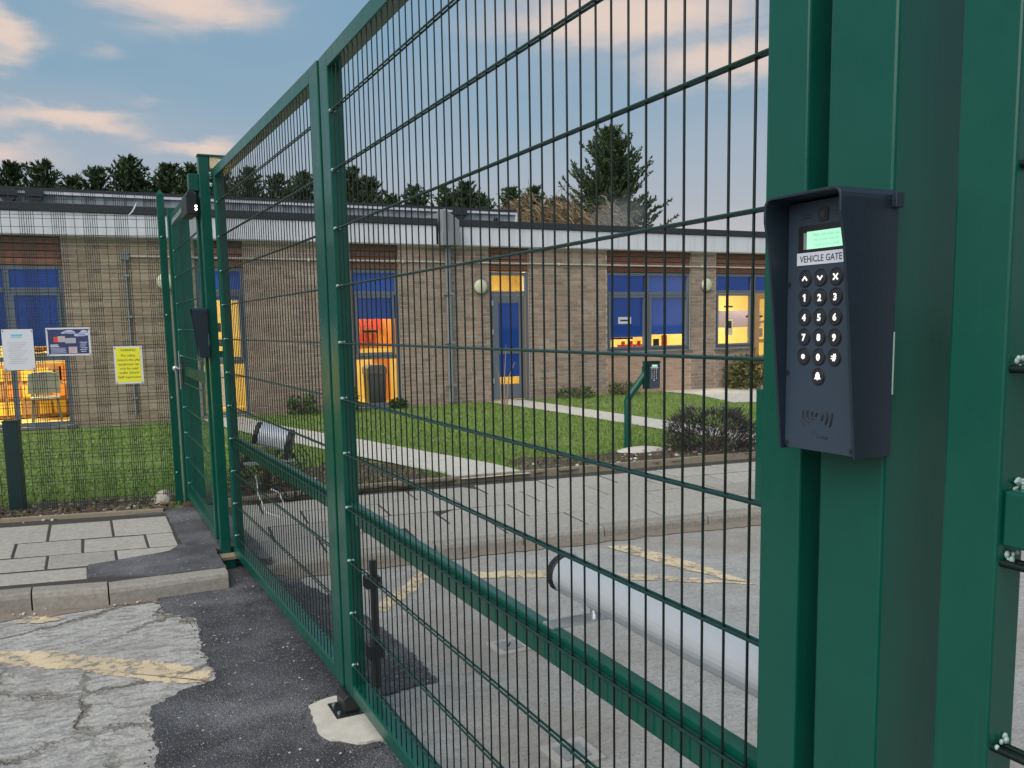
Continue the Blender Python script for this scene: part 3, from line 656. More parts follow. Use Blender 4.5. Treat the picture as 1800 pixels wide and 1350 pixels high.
# grey door
dfr = frame_bars([(7.03, 7.10, 0, 2.49), (7.83, 7.90, 0, 2.49), (7.10, 7.83, 2.43, 2.49), (7.10, 7.83, 2.06, 2.13)])
dfo = part('door_frame', dfr, M['grey_frame'], bld, bev=.004)
part('fanlight', MB().add([(7.09, YG, 2.12), (7.84, YG, 2.12), (7.84, YG, 2.44), (7.09, YG, 2.44)], [(0, 1, 2, 3)]), M['glass'], dfo)
drm = MB()
for q in ((7.105, 7.235, .03, 2.055), (7.675, 7.80, .03, 2.055), (7.235, 7.675, 1.90, 2.055), (7.235, 7.675, .92, 1.03), (7.235, 7.675, .03, .33)): drm.box((q[0], YF + .03, q[2]), (q[1], YF + .08, q[3]))
door = part('door', drm, M['grey_frame'], bld, bev=.005)
part('timber_jamb', MB().box((7.802, YF + .04, .03), (7.829, YF + .10, 2.055)), M['timber_door'], dfo)
for c, d_ in ((1.02, 1.91), (.32, .93)): part('pane', MB().add([(7.22, YF + .055, c), (7.69, YF + .055, c), (7.69, YF + .055, d_), (7.22, YF + .055, d_)], [(0, 1, 2, 3)]), M['glass'], door)
part('blind', MB().box((7.22, YF + .07, 1.02), (7.69, YF + .076, 1.91)), M['blind'], door); part('blind', MB().box((7.22, YF + .07, .47), (7.69, YF + .076, .93)), M['blind'], door)
for z in (.35, 1.3, 1.85): part('hinge', MB().box((7.085, YF + .015, z), (7.12, YF + .03, z + .10)), M['galv'], door)
part('threshold', MB().box((7.0, YF - .06, -.03), (7.93, YF + .1, .012)), M['grey_frame'], dfo)
# interior of the lit classrooms
rm = MB(); z0, z1 = .0, 2.7
rm.add([(-6.8, 17.6, z0), (19.5, 17.6, z0), (19.5, 17.6, z1), (-6.8, 17.6, z1)], [(0, 1, 2, 3)])
rm.add([(-6.8, YF + .29, z0), (19.5, YF + .29, z0), (19.5, 17.6, z0), (-6.8, 17.6, z0)], [(0, 1, 2, 3)])
rm.add([(-6.8, YF + .29, z1), (19.5, YF + .29, z1), (19.5, 17.6, z1), (-6.8, 17.6, z1)], [(0, 1, 2, 3)])
for x_ in (-6.8, 3.3, 6.3, 8.8, 12.1, 19.5): rm.add([(x_, YF + .29, z0), (x_, 17.6, z0), (x_, 17.6, z1), (x_, YF + .29, z1)], [(0, 1, 2, 3)])
part('classroom', rm, M['roomwall'], bld)
def display(x0, x1, z0, z1, m, y=YF + .42): part('wall_display', MB().box((x0, y, z0), (x1, y + .01, z1)), M[m], bld)
for k in range(6): display(4.50 + k * .12, 4.58 + k * .12, 1.42 + (.03 if k % 2 else 0), 1.70, 'red', YF + .93)
for k in range(5): display(4.48 + k * .12, 4.56 + k * .12, 1.14, 1.36 + (.03 if k % 2 else 0), 'red', YF + .93)
display(4.3, 5.6, 1.08, 1.80, 'orange', YF + .97); display(4.80, 5.06, 1.38, 1.43, 'black', YF + .90)
display(4.95, 5.3, .06, .90, 'orange', YF + .9)
for k in range(7): display(10.2 + k * .1, 10.29 + k * .1, .95, 1.02 + .07 * (k % 2), 'red', YF + .4)
display(10.0, 10.66, 1.13, 1.17, 'poster_navy', YF + .5); display(11.2, 11.35, .95, 1.12, 'black', YF + .5); display(11.45, 11.6, .95, 1.2, 'red', YF + .55)
display(12.8, 14.6, 1.33, 1.72, 'purple', YF + .9); display(12.9, 13.12, 1.16, 1.52, 'white_paper', YF + .16); display(12.94, 13.08, 1.32, 1.48, 'black', YF + .155); display(12.9, 13.15, 1.78, 1.82, 'black', YF + .2)
display(13.85, 14.3, 1.1, 1.3, 'purple', YF + .5); display(13.8, 14.3, 1.55, 1.6, 'black', YF + .5); display(13.9, 14.1, 1.3, 1.38, 'green', YF + .5)
display(1.75, 2.25, 1.2, 1.32, 'purple', YF + .5); display(2.0, 2.15, 1.45, 1.6, 'black', YF + .5); display(1.9, 2.3, .98, 1.12, 'green', YF + .6); display(1.9, 2.4, .1, .85, 'pale_blue', YF + 1.0)
for k, m in enumerate(('orange', 'yellow', 'orange', 'red', 'yellow')): display(-.95 + k * .13, -.83 + k * .13, 1.14 + .02 * k, 1.26, m, YF + .4)
for k, m in enumerate(('orange', 'timber_door', 'yellow', 'timber_door', 'orange')): display(-.75 + k * .09, -.63 + k * .09, .5 + .05 * k, .75 + .06 * k, m, YF + 1.0)
part('letter_plate', MB().box((10.02, YF + .093, 1.46), (10.34, YF + .098, 1.60)), M['white_paper'], w3); part('letter_slot', MB().box((10.07, YF + .09, 1.515), (10.29, YF + .092, 1.545)), M['black'], w3)
for x_, e_ in ((-1.6, 60), (2.1, 22), (4.8, 26), (7.5, 24), (10.6, 40), (14.0, 60)):
    ld = bpy.data.lights.new('ceiling_lamp', 'AREA'); ld.energy = e_; ld.color = (1, .84, .55); ld.size = .9; ld.size_y = .3; ld.shape = 'RECTANGLE'
    lo = bpy.data.objects.new('ceiling_lamp', ld); COL.objects.link(lo); lo.location = (x_, YF + .62, 2.66)
def table(x_, y_, lb):
    t = thing('classroom_table', lb, 'table', (x_, y_, 0), 'classroom tables')
    part('table_top', MB().box((x_ - .55, y_ - .3, .62), (x_ + .55, y_ + .3, .65)), M['timber_door'], t, bev=.006)
    for a in (-.48, .48):
        for b in (-.24, .24): part('leg', MB().tube([(x_ + a, y_ + b, .01), (x_ + a, y_ + b, .62)], .018, 6), M['grey_pipe'], t)
table(-.35, 16.75, 'wooden classroom table behind the grey chair in the left window')
table(2.45, 16.5, 'wooden classroom table in the narrow window behind the far gate leaf')
sh = thing('book_shelf', 'low wooden shelf of yellow and orange trays at the back of the left classroom', 'shelf', (-1.4, 17.4, 0))
part('carcass', MB().box((-2.2, 17.25, .02), (.2, 17.55, .95)), M['timber_door'], sh)
for k in range(10):
    for j in range(3): part('tray', MB().box((-2.15 + k * .23, 17.22, .08 + j * .29), (-1.96 + k * .23, 17.25, .30 + j * .29)), M[('yellow', 'timber_door', 'yellow', 'orange', 'timber_door', 'yellow')[(k * 2 + j) % 6]], sh)
# round wall lights
def wall_light(x_, z_, label):
    t = thing('wall_light', label, 'wall light', (x_, YF, z_), 'round bulkhead lights on the brick wall')
    c = []
    for k in range(24): c.append((x_ + .135 * math.cos(k * math.pi / 12), z_ + .135 * math.sin(k * math.pi / 12)))
    part('base', MB().prism(c, 'y', YF - .05, YF + .005), M['grey_pipe'], t)
    mb = MB(); rings = [(.132, .05), (.134, .075), (.122, .095), (.08, .11), (.0, .115)]
    vs = [(x_ + r * math.cos(k * math.pi / 12), YF - y, z_ + r * math.sin(k * math.pi / 12)) for r, y in rings for k in range(24)]
    mb.add(vs, [(i * 24 + k, i * 24 + (k + 1) % 24, (i + 1) * 24 + (k + 1) % 24, (i + 1) * 24 + k) for i in range(4) for k in range(24)], True)
    part('diffuser', mb, M['lamp_shade'], t)
wall_light(1.255, 2.27, 'round cream wall light half hidden by the fence post, left of the gate'); wall_light(6.83, 2.21, 'round cream wall light just left of the grey door'); wall_light(12.2, 2.265, 'round cream wall light between the two right-hand windows')
# chair and bin seen through the glass
ch = thing('classroom_chair', 'grey plastic chair seen through the lower pane of the left window', 'chair', (-.62, 15.95, 0))
mb = MB(); mb.box((-.82, 15.75, .43), (-.40, 16.15, .46)); part('seat', mb, M['chair'], ch, bev=.01)
bk = MB(); bk.prism([(-.85, .52), (-.37, .52), (-.39, .84), (-.50, .87), (-.72, .87), (-.83, .84)], 'y', 15.72, 15.75); part('backrest', bk, M['chair'], ch, bev=.012)
for sx in (-.79, -.43):
    for y_ in (15.78, 16.12): part('leg', MB().tube([(sx, y_, .43), (sx + (.03 if sx > -.6 else -.03), y_ + (.03 if y_ > 16 else -.03), .0)], .012, 6), M['grey_frame'], ch)
bn = thing('waste_bin', 'grey dome-topped bin standing behind the lower glass of the narrow window', 'bin', (4.82, 15.6, 0))
part('body', MB().prism([(4.66, .02), (4.98, .02), (5.0, .62), (4.64, .62)], 'y', 15.42, 15.72), M['grey_frame'], bn, bev=.015)
part('lid', MB().prism([(4.62, .62), (5.02, .62), (5.01, .74), (4.94, .80), (4.70, .80), (4.63, .74)], 'y', 15.40, 15.74), M['grey_pipe'], bn, bev=.02)

# ================================================================== GATE LEAVES
wire_cache = {}
def wire_mesh(L, r, axis, n=8, m='wire'):
    k = (round(L, 3), r, axis, m)
    if k not in wire_cache:
        e = {'x': (L, 0, 0), 'y': (0, L, 0), 'z': (0, 0, L)}[axis]
        mb = MB(); m_ = [tuple(c * t for c in e) for t in (0, .33, .66, 1)]
        mb.tube(m_, r, n); wire_cache[k] = mb.mesh('wire', M[m])
    return wire_cache[k]
def weld_mesh():
    mb = MB(); mb.sphere((0, 0, 0), .0065, 7, 5, (1, 1.2, .9)); return mb.mesh('weld', M['zinc'])
WELD = weld_mesh()
ZH = [.218 + .2 * k for k in range(11)]
def mesh_leaf(t, Wm, L, s0, s1, zb, zt, th=.055, midz=(.762, .836), bars=True, zh=ZH, pitch=.05, wmat='wire', xw=.011, rv=.0021, rh=.0029, weld_end=True, topbot=True):
    part('stile', MB().box((0, 0, zb), (th, s0, zt)), M['green'], t, Wm, .003)
    part('stile', MB().box((0, L - s1, zb), (th, L, zt)), M['green'], t, Wm, .003)
    part('top_rail', MB().box((0, s0 + .0005, zt - .056), (th, L - s1 - .0005, zt - .0005)), M['green'], t, Wm, .003)
    part('bottom_rail', MB().box((0.0, s0 + .0005, zb + .0005), (th + .02, L - s1 - .0005, zb + .052)), M['green'], t, Wm, .003)
    if midz: part('mid_rail', MB().box((.020, s0 + .0005, midz[0]), (.048, L - s1 - .0005, midz[1])), M['green'], t, Wm, .003)
    z0 = zb + .05; z1 = zt - .055
    y = s0 + pitch * .7
    me = wire_mesh(z1 - z0, rv, 'z', 8, wmat)
    while y < L - s1 - .01:
        o = bpy.data.objects.new('wire', me)
        put(o, t, Wm @ Matrix.Translation((xw, y + random.uniform(-.0012, .0012), z0)) @ Matrix.Rotation(R(random.uniform(-.07, .07)), 4, 'X')); y += pitch
    mh = wire_mesh(L - s0 - s1 + .012, rh, 'y', 8, 'wire_h' if wmat == 'wire' else wmat)
    for z in zh:
        for dx in (-.0052, .0052):
            put(bpy.data.objects.new('wire', mh), t, Wm @ Matrix.Translation((xw + dx, s0 - .006, z)) @ Matrix.Rotation(R(random.uniform(-.05, .05)), 4, 'X'))
        if weld_end:
            for dx in (-.004, .009): put(bpy.data.objects.new('weld', WELD), t, Wm @ Matrix.Translation((xw + dx, L - s1 - .004, z + .002)) @ Matrix.Rotation(random.uniform(0, 3), 4, 'Z'))
nl = thing('gate_leaf', 'near leaf of the green mesh vehicle gate, beside the keypad post', 'gate leaf', (.816, .823, 0), 'leaves of the green vehicle gate')
Wn = Matrix.Translation((.816, .823, 0)); mesh_leaf(nl, Wn, 2.342, .072, .105, .088, 2.42)
part('drop_bolt', MB().tube([(.90, 3.02, .13), (.90, 3.02, .62)], .013, 10), M['black'], nl); part('bolt_keeper', MB().box((.868, 2.995, .25), (.922, 3.045, .30)), M['black'], nl); part('bolt_keeper', MB().box((.868, 2.995, .52), (.922, 3.045, .56)), M['black'], nl)
fl_a = math.atan2(.06, 2.27)
fl = thing('gate_leaf', 'far leaf of the green mesh vehicle gate, beside the small pedestrian gate', 'gate leaf', (.812, 3.18, 0), 'leaves of the green vehicle gate')
Wf = Matrix.Translation((.812, 3.18, 0)) @ Matrix.Rotation(fl_a, 4, 'Z'); mesh_leaf(fl, Wf, 2.30, .11, .06, .088, 2.42)
# --- posts
hp_ = single('gate_post', MB().box((.816, .693, -.05), (.9255, .790, 3.0)), M['green'], 'large green square post carrying the vehicle gate keypad', 'gate post', 'green posts of the gates', .004)
fp = thing('gate_post', 'green square post between far gate leaf and pedestrian gate', 'gate post', (.705, 5.59, .1), 'green posts of the gates')
part('shaft', MB().box((.684, 5.55, -.05), (.744, 5.61, 2.50)), M['green'], fp, bev=.004)
part('top_bracket', MB().box((.680, 5.546, 2.5005), (.84, 5.614, 2.513)), M['green'], fp, bev=.002); part('top_bearing', MB().box((.75, 5.555, 2.435), (.80, 5.60, 2.50)), plain('cream_nylon', (.62, .52, .32), .5), fp)
part('hinge_bracket', MB().box((.625, 5.57, 2.30), (.6835, 5.64, 2.40)), M['green'], fp, bev=.003)
part('bottom_bearing', MB().box((.672, 5.44, .0665), (.775, 5.549, .084)), plain('rusty_timber', (.22, .19, .13), .8), fp); part('base_box', MB().box((.668, 5.45, -.02), (.752, 5.545, .066)), M['green'], fp, bev=.003)
lp = thing('gate_post', 'green post with pyramid cap where mesh fence meets pedestrian gate', 'gate post', (.63, 7.35, .05), 'green posts of the gates')
part('shaft', MB().box((.582, 7.33, -.05), (.636, 7.385, 2.52)), M['green'], lp, bev=.003)
part('cap', MB().add([(.578, 7.326, 2.52), (.640, 7.326, 2.52), (.640, 7.389, 2.52), (.578, 7.389, 2.52), (.609, 7.357, 2.565)], [(0, 1, 4), (1, 2, 4), (2, 3, 4), (3, 0, 4), (0, 3, 2, 1)]), M['green'], lp)
part('latch_post', MB().box((.650, 7.29, -.05), (.70, 7.36, 2.42)), M['green'], lp, bev=.003)
for z in (.35, .95, 1.6, 2.2): part('clip', MB().sphere((.60, 7.325, z), .008, 6, 4), M['zinc'], lp)
part('latch_strip', MB().box((.640, 7.322, .10), (.648, 7.34, 1.55)), M['galv'], lp)
# --- pedestrian gate
pg = thing('pedestrian_gate', 'narrow green mesh pedestrian gate with lever handle, closed', 'gate', (.69, 5.66, .1))
Wp = Matrix.Translation((.672, 5.66, 0)) @ Matrix.Rotation(R(.3), 4, 'Z')
mesh_leaf(pg, Wp, 1.60, .06, .09, .15, 2.36, .05, None, zh=[.28 + .2 * k for k in range(11)], pitch=.05, rv=.0014, wmat='green')  # brighter green on these wires stands for the light falling on them
part('lock_stile', MB().box((.0505, 1.53, .15), (.13, 1.575, 2.36)), M['green'], pg, Wp, .003)
part('lock_rail', MB().box((.018, .065, 1.13), (.05, 1.505, 1.20)), M['green'], pg, Wp, .003)
hd = part('handle_plate', MB().box((-.008, 1.525, 1.02), (-.001, 1.555, 1.32)), M['galv'], pg, Wp, .002)
part('lever', MB().tube([(-.001, 1.54, 1.18), (-.05, 1.54, 1.18), (-.05, 1.43, 1.175)], .009, 8), M['galv'], hd, Wp)
part('knob', MB().sphere((-.035, 1.555, 1.185), .022, 10, 6), M['galv'], hd, Wp)
part('lock_box', MB().box((0.001, 1.42, 1.06), (.048, 1.51, 1.24)), M['black'], pg, Wp)
cls = thing('gate_closer', 'black gate closer box with small lit lamps at the top of the pedestrian gate', 'gate closer', (.64, 5.62, 2.2))
part('body', MB().prism([(.600, 2.16), (.662, 2.16), (.662, 2.27), (.64, 2.29), (.61, 2.29), (.600, 2.27)], 'y', 5.53, 5.82), M['black'], cls, bev=.004)
part('arm', MB().box((.615, 5.82, 2.22), (.64, 6.6, 2.25)), M['galv'], cls)
for z in (2.205, 2.187): part('indicator_lamp', MB().sphere((.655, 5.528, z), .007, 8, 5), plain('indicator', (.9, .9, .7), .3, emit=(1, 1, .75), es=3), cls)

# --- mesh fence panel right of the keypad post
rf = thing('fence_panel', 'green mesh fence panel at right edge, with silver weld marks', 'fence panel', (.816, .6, 0))
part('stile', MB().box((.816, .552, 0), (.8585, .6155, 2.9)), M['green'], rf, bev=.003)
part('mid_rail', MB().box((.822, -.6, 1.238), (.856, .5515, 1.296)), M['green'], rf, bev=.003)
wh = wire_mesh(1.2, .004, 'y'); wvv = wire_mesh(2.6, .003, 'z')
for k in range(12):
    z = .23 + .198 * k
    for dx in (-.0068, .0068): put(bpy.data.objects.new('wire', wh), rf, Matrix.Translation((.832 + dx, -.645, z)))
    wl = MB()
    for j in range(7): wl.sphere((.832 + random.uniform(-.009, .011), .549 + random.uniform(-.004, .002), z + .004 + random.uniform(-.002, .007)), random.uniform(.0018, .0038), 6, 4, (1, .7, random.uniform(.6, 1.3)))
    part('weld', wl, M['zinc'], rf)
wl = MB()
for j in range(12): wl.sphere((.836 + random.uniform(-.004, .012), .550 + random.uniform(-.003, .002), 1.298 + random.uniform(-.002, .007)), random.uniform(.002, .004), 6, 4, (1, .7, random.uniform(.6, 1.3)))
part('weld', wl, M['zinc'], rf)
for k in range(24): put(bpy.data.objects.new('wire', wvv), rf, Matrix.Translation((.832, .46 - .05 * k, .1)))

# ================================================================== KEYPADS
def rounded(y0, y1, z0, z1, r, n=4):
    p = []
    for cy, cz, a0 in ((y1 - r, z1 - r, 0), (y0 + r, z1 - r, 90), (y0 + r, z0 + r, 180), (y1 - r, z0 + r, 270)):
        for k in range(n + 1):
            a = R(a0 + 90 * k / n); p.append((cy + r * math.cos(a), cz + r * math.sin(a)))
    return p
def keypad(label):
    t = thing('entry_keypad', label, 'keypad', (.816, .743, 1.46), 'intercom keypads')
    part('back_box', MB().prism(rounded(.688, .800, 1.318, 1.606, .008), 'x', .767, .8155), M['navy'], t)
    # hood
    mb = MB(); r = .012; y0, y1, zt, zb = .6845, .8015, 1.612, 1.3145; th = .0035
    path = [(y1, zb), (y1, 1.40), (y1, 1.48), (y1, 1.55), (y1, 1.585)]
    for k in range(5): a = R(90 * k / 4); path.append((y1 - r + r * math.cos(a), zt - r + r * math.sin(a)))
    for k in range(5): a = R(90 + 90 * k / 4); path.append((y0 + r + r * math.cos(a), zt - r + r * math.sin(a)))
    path += [(y0, 1.585), (y0, 1.55), (y0, 1.48), (y0, 1.40), (y0, zb)]
    cy, cz = (y0 + y1) / 2, 1.3
    def fx(z):
        if z > 1.575: return .7285
        if z > 1.545: return .7285 + (.7375 - .7285) * ((1.575 - z) / .03) ** 1.3
        return .7375 + (1.545 - z) / (1.545 - zb) * (.7595 - .7375)
    vs = []
    for (y, z) in path:
        iy = max(y0 + th, min(y1 - th, y)); iz = min(z, zt - th)
        if zt - r < z < zt and (y > y1 - r or y < y0 + r):
            c = (y1 - r if y > cy else y0 + r, zt - r); f = (r - th) / r; iy = c[0] + (y - c[0]) * f; iz = c[1] + (z - c[1]) * f
        e = fx(z)
        vs += [(e, y, z), (.8155, y, z), (e, iy, iz), (.8155, iy, iz)]
    n = len(path); fs = []
    for i in range(n - 1):
        a, b = i * 4, (i + 1) * 4
        fs += [(a, a + 1, b + 1, b), (a + 2, b + 2, b + 3, a + 3), (a, b, b + 2, a + 2)]
    fs += [(0, 2, 3, 1), ((n - 1) * 4, (n - 1) * 4 + 1, (n - 1) * 4 + 3, (n - 1) * 4 + 2)]
    part('hood', mb.add(vs, fs), M['navy'], t, bev=.0008)
    fpz = part('face_plate', MB().prism(rounded(.6885, .7975, 1.3165, 1.606, .006), 'x', .7645, .7668), M['navy2'], t, bev=.0006)
    X = .7645
    part('bezel', MB().prism(rounded(.7085, .780, 1.5485, 1.5785, .002), 'x', X - .0012, X + .001), M['black'], fpz)
    sc_ = part('screen', MB().box((X - .0016, .7115, 1.5515), (X - .001, .7665, 1.5715)), M['lcd'], t)
    part('screen_edge', MB().box((X - .0016, .767, 1.5515), (X - .001, .7715, 1.5705)), M['lcdedge'], t)
    for k, s in enumerate(('Make selection use', 'the arrow buttons', 'then press bell')):
        text_mesh(s, .0052, M['lcdtext'], sc_, frame_negx(X - .0017, .7375 - .0005 * k, 1.5655 - .0056 * k), 'lettering', 'CENTER', .040 - .002 * k, 0, .0001)
    part('fixing_lug', MB().box((.803, .6765, 1.5905), (.8155, .684, 1.607)), M['navy'], t, bev=.001)
    part('edge_highlight', MB().box((.8140, .6832, 1.385), (.8152, .6843, 1.455)), M['zinc'], t)  # pale strip standing in for a highlight along the keypad's side edge
    lb = part('label', MB().box((X - .0009, .7045, 1.5335), (X + .0005, .782, 1.5478)), M['label'], t)
    text_mesh('VEHICLE GATE', .0108, M['ink'], lb, frame_negx(X - .0010, .7455, 1.5368), 'lettering', 'CENTER', .0635, .0001, .0001)
    cols_ = (.7685, .7452, .7220); rows_ = (1.518, 1.4957, 1.473, 1.450, 1.4272)
    labs = (('^', 'v', 'x'), ('1', '2', '3'), ('4', '5', '6'), ('7', '8', '9'), ('*', '0', '#'))
    def ring(y, z):
        c = [(y + .0088 * math.cos(k * math.pi / 12), z + .0088 * math.sin(k * math.pi / 12)) for k in range(24)]
        b = part('button', MB().prism(c, 'x', X - .0014, X + .001), M['btn'], t, bev=.0005)
        g = MB(); pts = [(X - .0002, y + .0098 * math.cos(k * math.pi / 12), z + .0098 * math.sin(k * math.pi / 12)) for k in range(25)]
        g.tube(pts, .0006, 6, False); part('button_groove', g, M['black'], t)
        return b
    def bars(b, y, z, segs, wd=.0018):
        mb = MB()
        for (u0, v0, u1, v1) in segs:
            d_ = Vector((u1 - u0, v1 - v0)); n_ = Vector((-d_.y, d_.x)).normalized() * wd / 2; e = d_.normalized() * wd * .3
            q = [Vector((u0, v0)) - e + n_, Vector((u0, v0)) - e - n_, Vector((u1, v1)) + e - n_, Vector((u1, v1)) + e + n_]
            mb.prism([(y - p.x, z + p.y) for p in q], 'x', X - .0018, X - .0013)
        part('lettering', mb, M['glyph'], b)
    for r_, z in enumerate(rows_):
        for c_, y in enumerate(cols_):
            b = ring(y, z); s = labs[r_][c_]; a = .0034
            if s == '^': bars(b, y, z, [(-a, -.0018, 0, .002), (0, .002, a, -.0018)])
            elif s == 'v': bars(b, y, z, [(-a, .0018, 0, -.002), (0, -.002, a, .0018)])
            elif s == 'x': bars(b, y, z, [(-.003, -.003, .003, .003), (-.003, .003, .003, -.003)])
            elif s == '*': bars(b, y, z, [(.0026 * math.cos(q), .0026 * math.sin(q), -.0026 * math.cos(q), -.0026 * math.sin(q)) for q in (R(90), R(30), R(150))], .0015)
            elif s == '1': bars(b, y, z, [(.0006, -.0036, .0006, .0036), (.0006, .0034, -.0016, .0020)], .0019)
            elif s == '#': bars(b, y, z, [(-.0008, -.0038, .0006, .0038), (.0014, -.0038, .0028, .0038), (-.003, .0013, .0036, .0013), (-.0034, -.0013, .0032, -.0013)], .0013)
            else: text_mesh(s, .0108, M['glyph'], b, frame_negx(X - .0016, y, z - .0039), 'lettering', 'CENTER', None, .00038, .0002)
    b = ring(.7452, 1.4042)
    bell = [(-.0044, -.003), (.0044, -.003), (.0044, -.0018), (.0032, -.0008), (.003, .0022), (.0017, .0044), (.0007, .0052), (-.0007, .0052), (-.0017, .0044), (-.003, .0022), (-.0032, -.0008), (-.0044, -.0018)]
    mb = MB(); mb.prism([(.7452 - u, 1.4044 + v) for u, v in bell], 'x', X - .0018, X - .0013); mb.prism([(.7452 - .0014, 1.4010), (.7452, 1.4000), (.7452 + .0014, 1.4010)], 'x', X - .0018, X - .0013)
    part('lettering', mb, M['glyph'], b)
    for (y, z) in ((.7945, 1.407), (.696, 1.407), (.7935, 1.322), (.694, 1.3225), (.7945, 1.512)):
        s = part('screw', MB().prism([(y + .0034 * math.cos(k * math.pi / 6), z + .0034 * math.sin(k * math.pi / 6)) for k in range(12)], 'x', X - .0006, X + .0005), M['navy'], t)
        part('screw_socket', MB().prism([(y + .0017 * math.cos(k * math.pi / 3), z + .0017 * math.sin(k * math.pi / 3)) for k in range(6)], 'x', X - .0008, X - .0005), M['black'], s)
    cam_ = part('camera_lens', MB().prism(rounded(.736, .7495, 1.5815, 1.5965, .002), 'x', X - .0016, X), M['black'], t)
    part('lens_glass', MB().prism([(.7427 + .004 * math.cos(k * math.pi / 8), 1.5892 + .004 * math.sin(k * math.pi / 8)) for k in range(16)], 'x', X - .0022, X - .0015), plain('lens', (.01, .01, .012), .08), cam_)
    for y in (.768, .720):
        for dz in (0, .0035): part('slot', MB().box((X - .0004, y - .0075, 1.587 + dz), (X, y + .0075, 1.5878 + dz)), M['black'], t)
    for k, rr_ in enumerate((.0085, .0155, .0222)):
        for sgn in (1, -1):
            a0, a1 = (R(-38 + 4 * k), R(22 - 6 * k)) if True else (0, 0)
            pts = [(X - .0003, .7455 + sgn * rr_ * math.cos(a0 + (a1 - a0) * q / 6), 1.359 + rr_ * 1.05 * math.sin(a0 + (a1 - a0) * q / 6)) for q in range(7)]
            part('speaker_slot', MB().tube(pts, .0011, 6), M['black'], t)
    part('speaker_slot', MB().tube([(X - .0003, .7475, 1.357), (X - .0003, .7470, 1.360), (X - .0003, .7455, 1.362)], .0009, 6), M['black'], t)
    lg = part('maker_mark', MB().prism([(.7545, 1.3405), (.7475, 1.3395), (.7485, 1.338), (.7525, 1.3390), (.7520, 1.3365)], 'x', X - .0003, X + .0004), M['ink'], t)
    text_mesh('Trudian', .0058, M['ink'], lg, frame_negx(X - .0003, .7375, 1.3322), 'lettering', 'CENTER', .0175, 0, .0001)
    return t
kp = keypad('dark blue intercom keypad reading VEHICLE GATE on the large near post')
k2 = copy_tree(kp, Matrix.Translation((.684, 5.585, 1.455))); k2['label'] = 'dark intercom keypad seen side-on, on the post between far gate leaf and pedestrian gate'
gp = thing('intercom_post', 'green cranked post standing in the lawn behind the gate, holding a keypad', 'post', (5.27, 7.86, .09))
s_ = MB(); s_.tube([(5.27, 7.86, .02), (5.27, 7.86, .64), (5.30, 7.85, .70), (5.44, 7.80, .90), (5.455, 7.80, .94), (5.455, 7.80, 1.0)], .048, 4); part('shaft', s_, M['green'], gp)
part('mounting_plate', MB().box((5.42, 7.74, .76), (5.55, 7.80, 1.06)), M['green'], gp, bev=.003)
k3 = copy_tree(kp, Matrix.Translation((5.53, 7.735, .91)) @ Matrix.Rotation(R(55), 4, 'Z')); k3['label'] = 'small dark intercom keypad on the cranked green post in the lawn'
single('concrete_footing', MB().sphere((5.36, 7.74, .085), .32, 12, 6, (1, .6, .16)), M['concrete_new'], 'rough pale concrete footing around the base of the cranked post', 'footing')

# ================================================================== GATE OPERATORS
def operator(name, p0, p1, rad, label, br):
    a, b = Vector(p0), Vector(p1); L = (b - a).length
    t = thing(name, label, 'gate operator', p0, 'gate operators')
    q = (b - a).to_track_quat('Y', 'Z').to_matrix().to_4x4(); Wm = Matrix.Translation(a) @ q
    prof = [(rad * 1.0 * math.cos(R(x)), rad * .98 * math.sin(R(x))) for x in range(-18, 199, 12)] + [(-rad * .80, -rad * .62), (-rad * .62, -rad * .8), (rad * .62, -rad * .8), (rad * .80, -rad * .62)]
    part('tube', MB().prism(prof, 'y', .03, L - .03), M['alu'], t, Wm, .003)
    part('tube_groove', MB().box((-rad * 1.012, .032, -rad * .40), (-rad * .85, L - .032, -rad * .32)), M['grey_frame'], t, Wm)
    for y0, y1 in ((0, .03), (L - .03, L)): part('end_cap', MB().prism([(u * 1.015, v * 1.015) for u, v in prof], 'y', y0, y1), M['black'], t, Wm, .006)
    br(t)
    return t
def br_near(t):
    part('bracket', MB().box((.838, 1.53, .836), (.985, 1.575, .842)), M['galv'], t, bev=.001); part('bolt', MB().tube([(.958, 1.555, .842), (.958, 1.555, .862)], .013, 6), M['galv'], t); part('bolt', MB().tube([(.958, 1.555, .862), (.958, 1.555, .872)], .008, 8), M['galv'], t)
operator('gate_operator', (.955, 1.69, .905), (.945, .80, .915), .046, 'long silver swing-gate operator tube behind the near gate leaf', br_near)
def br_far(t):
    part('bracket', MB().box((.80, 5.20, .68), (1.10, 5.26, .69)), M['galv'], t); part('bolt', MB().tube([(1.05, 5.23, .67), (1.05, 5.23, .75)], .012, 6), M['black'], t)
operator('gate_operator', (.905, 5.40, .845), (1.11, 5.32, .785), .074, 'short silver gate operator with black end caps behind the far gate leaf', br_far)
pts = [(.86, 5.2, .62), (.87, 5.2, .5), (.90, 5.15, .40), (.97, 5.1, .37), (1.0, 5.1, .44), (.97, 5.1, .52), (.93, 5.12, .54)]
single('hanging_cable', MB().tube(pts, .0045, 6), M['white_paper'], 'white cable hanging in a loop behind the far gate leaf', 'cable')
cb = MB()
for k in range(7):
    x0, y0 = random.uniform(.98, 1.2), random.uniform(5.22, 5.4)
    pts = [(x0 + .04 * math.sin(q * 1.1 + k), y0 + .03 * math.cos(q + k), .74 - .06 * q) for q in range(6)]
    cb.tube(pts, random.uniform(.003, .005), 5)
single('cable_bundle', cb, M['black'], 'black cables dangling under the far gate operator', 'cables')
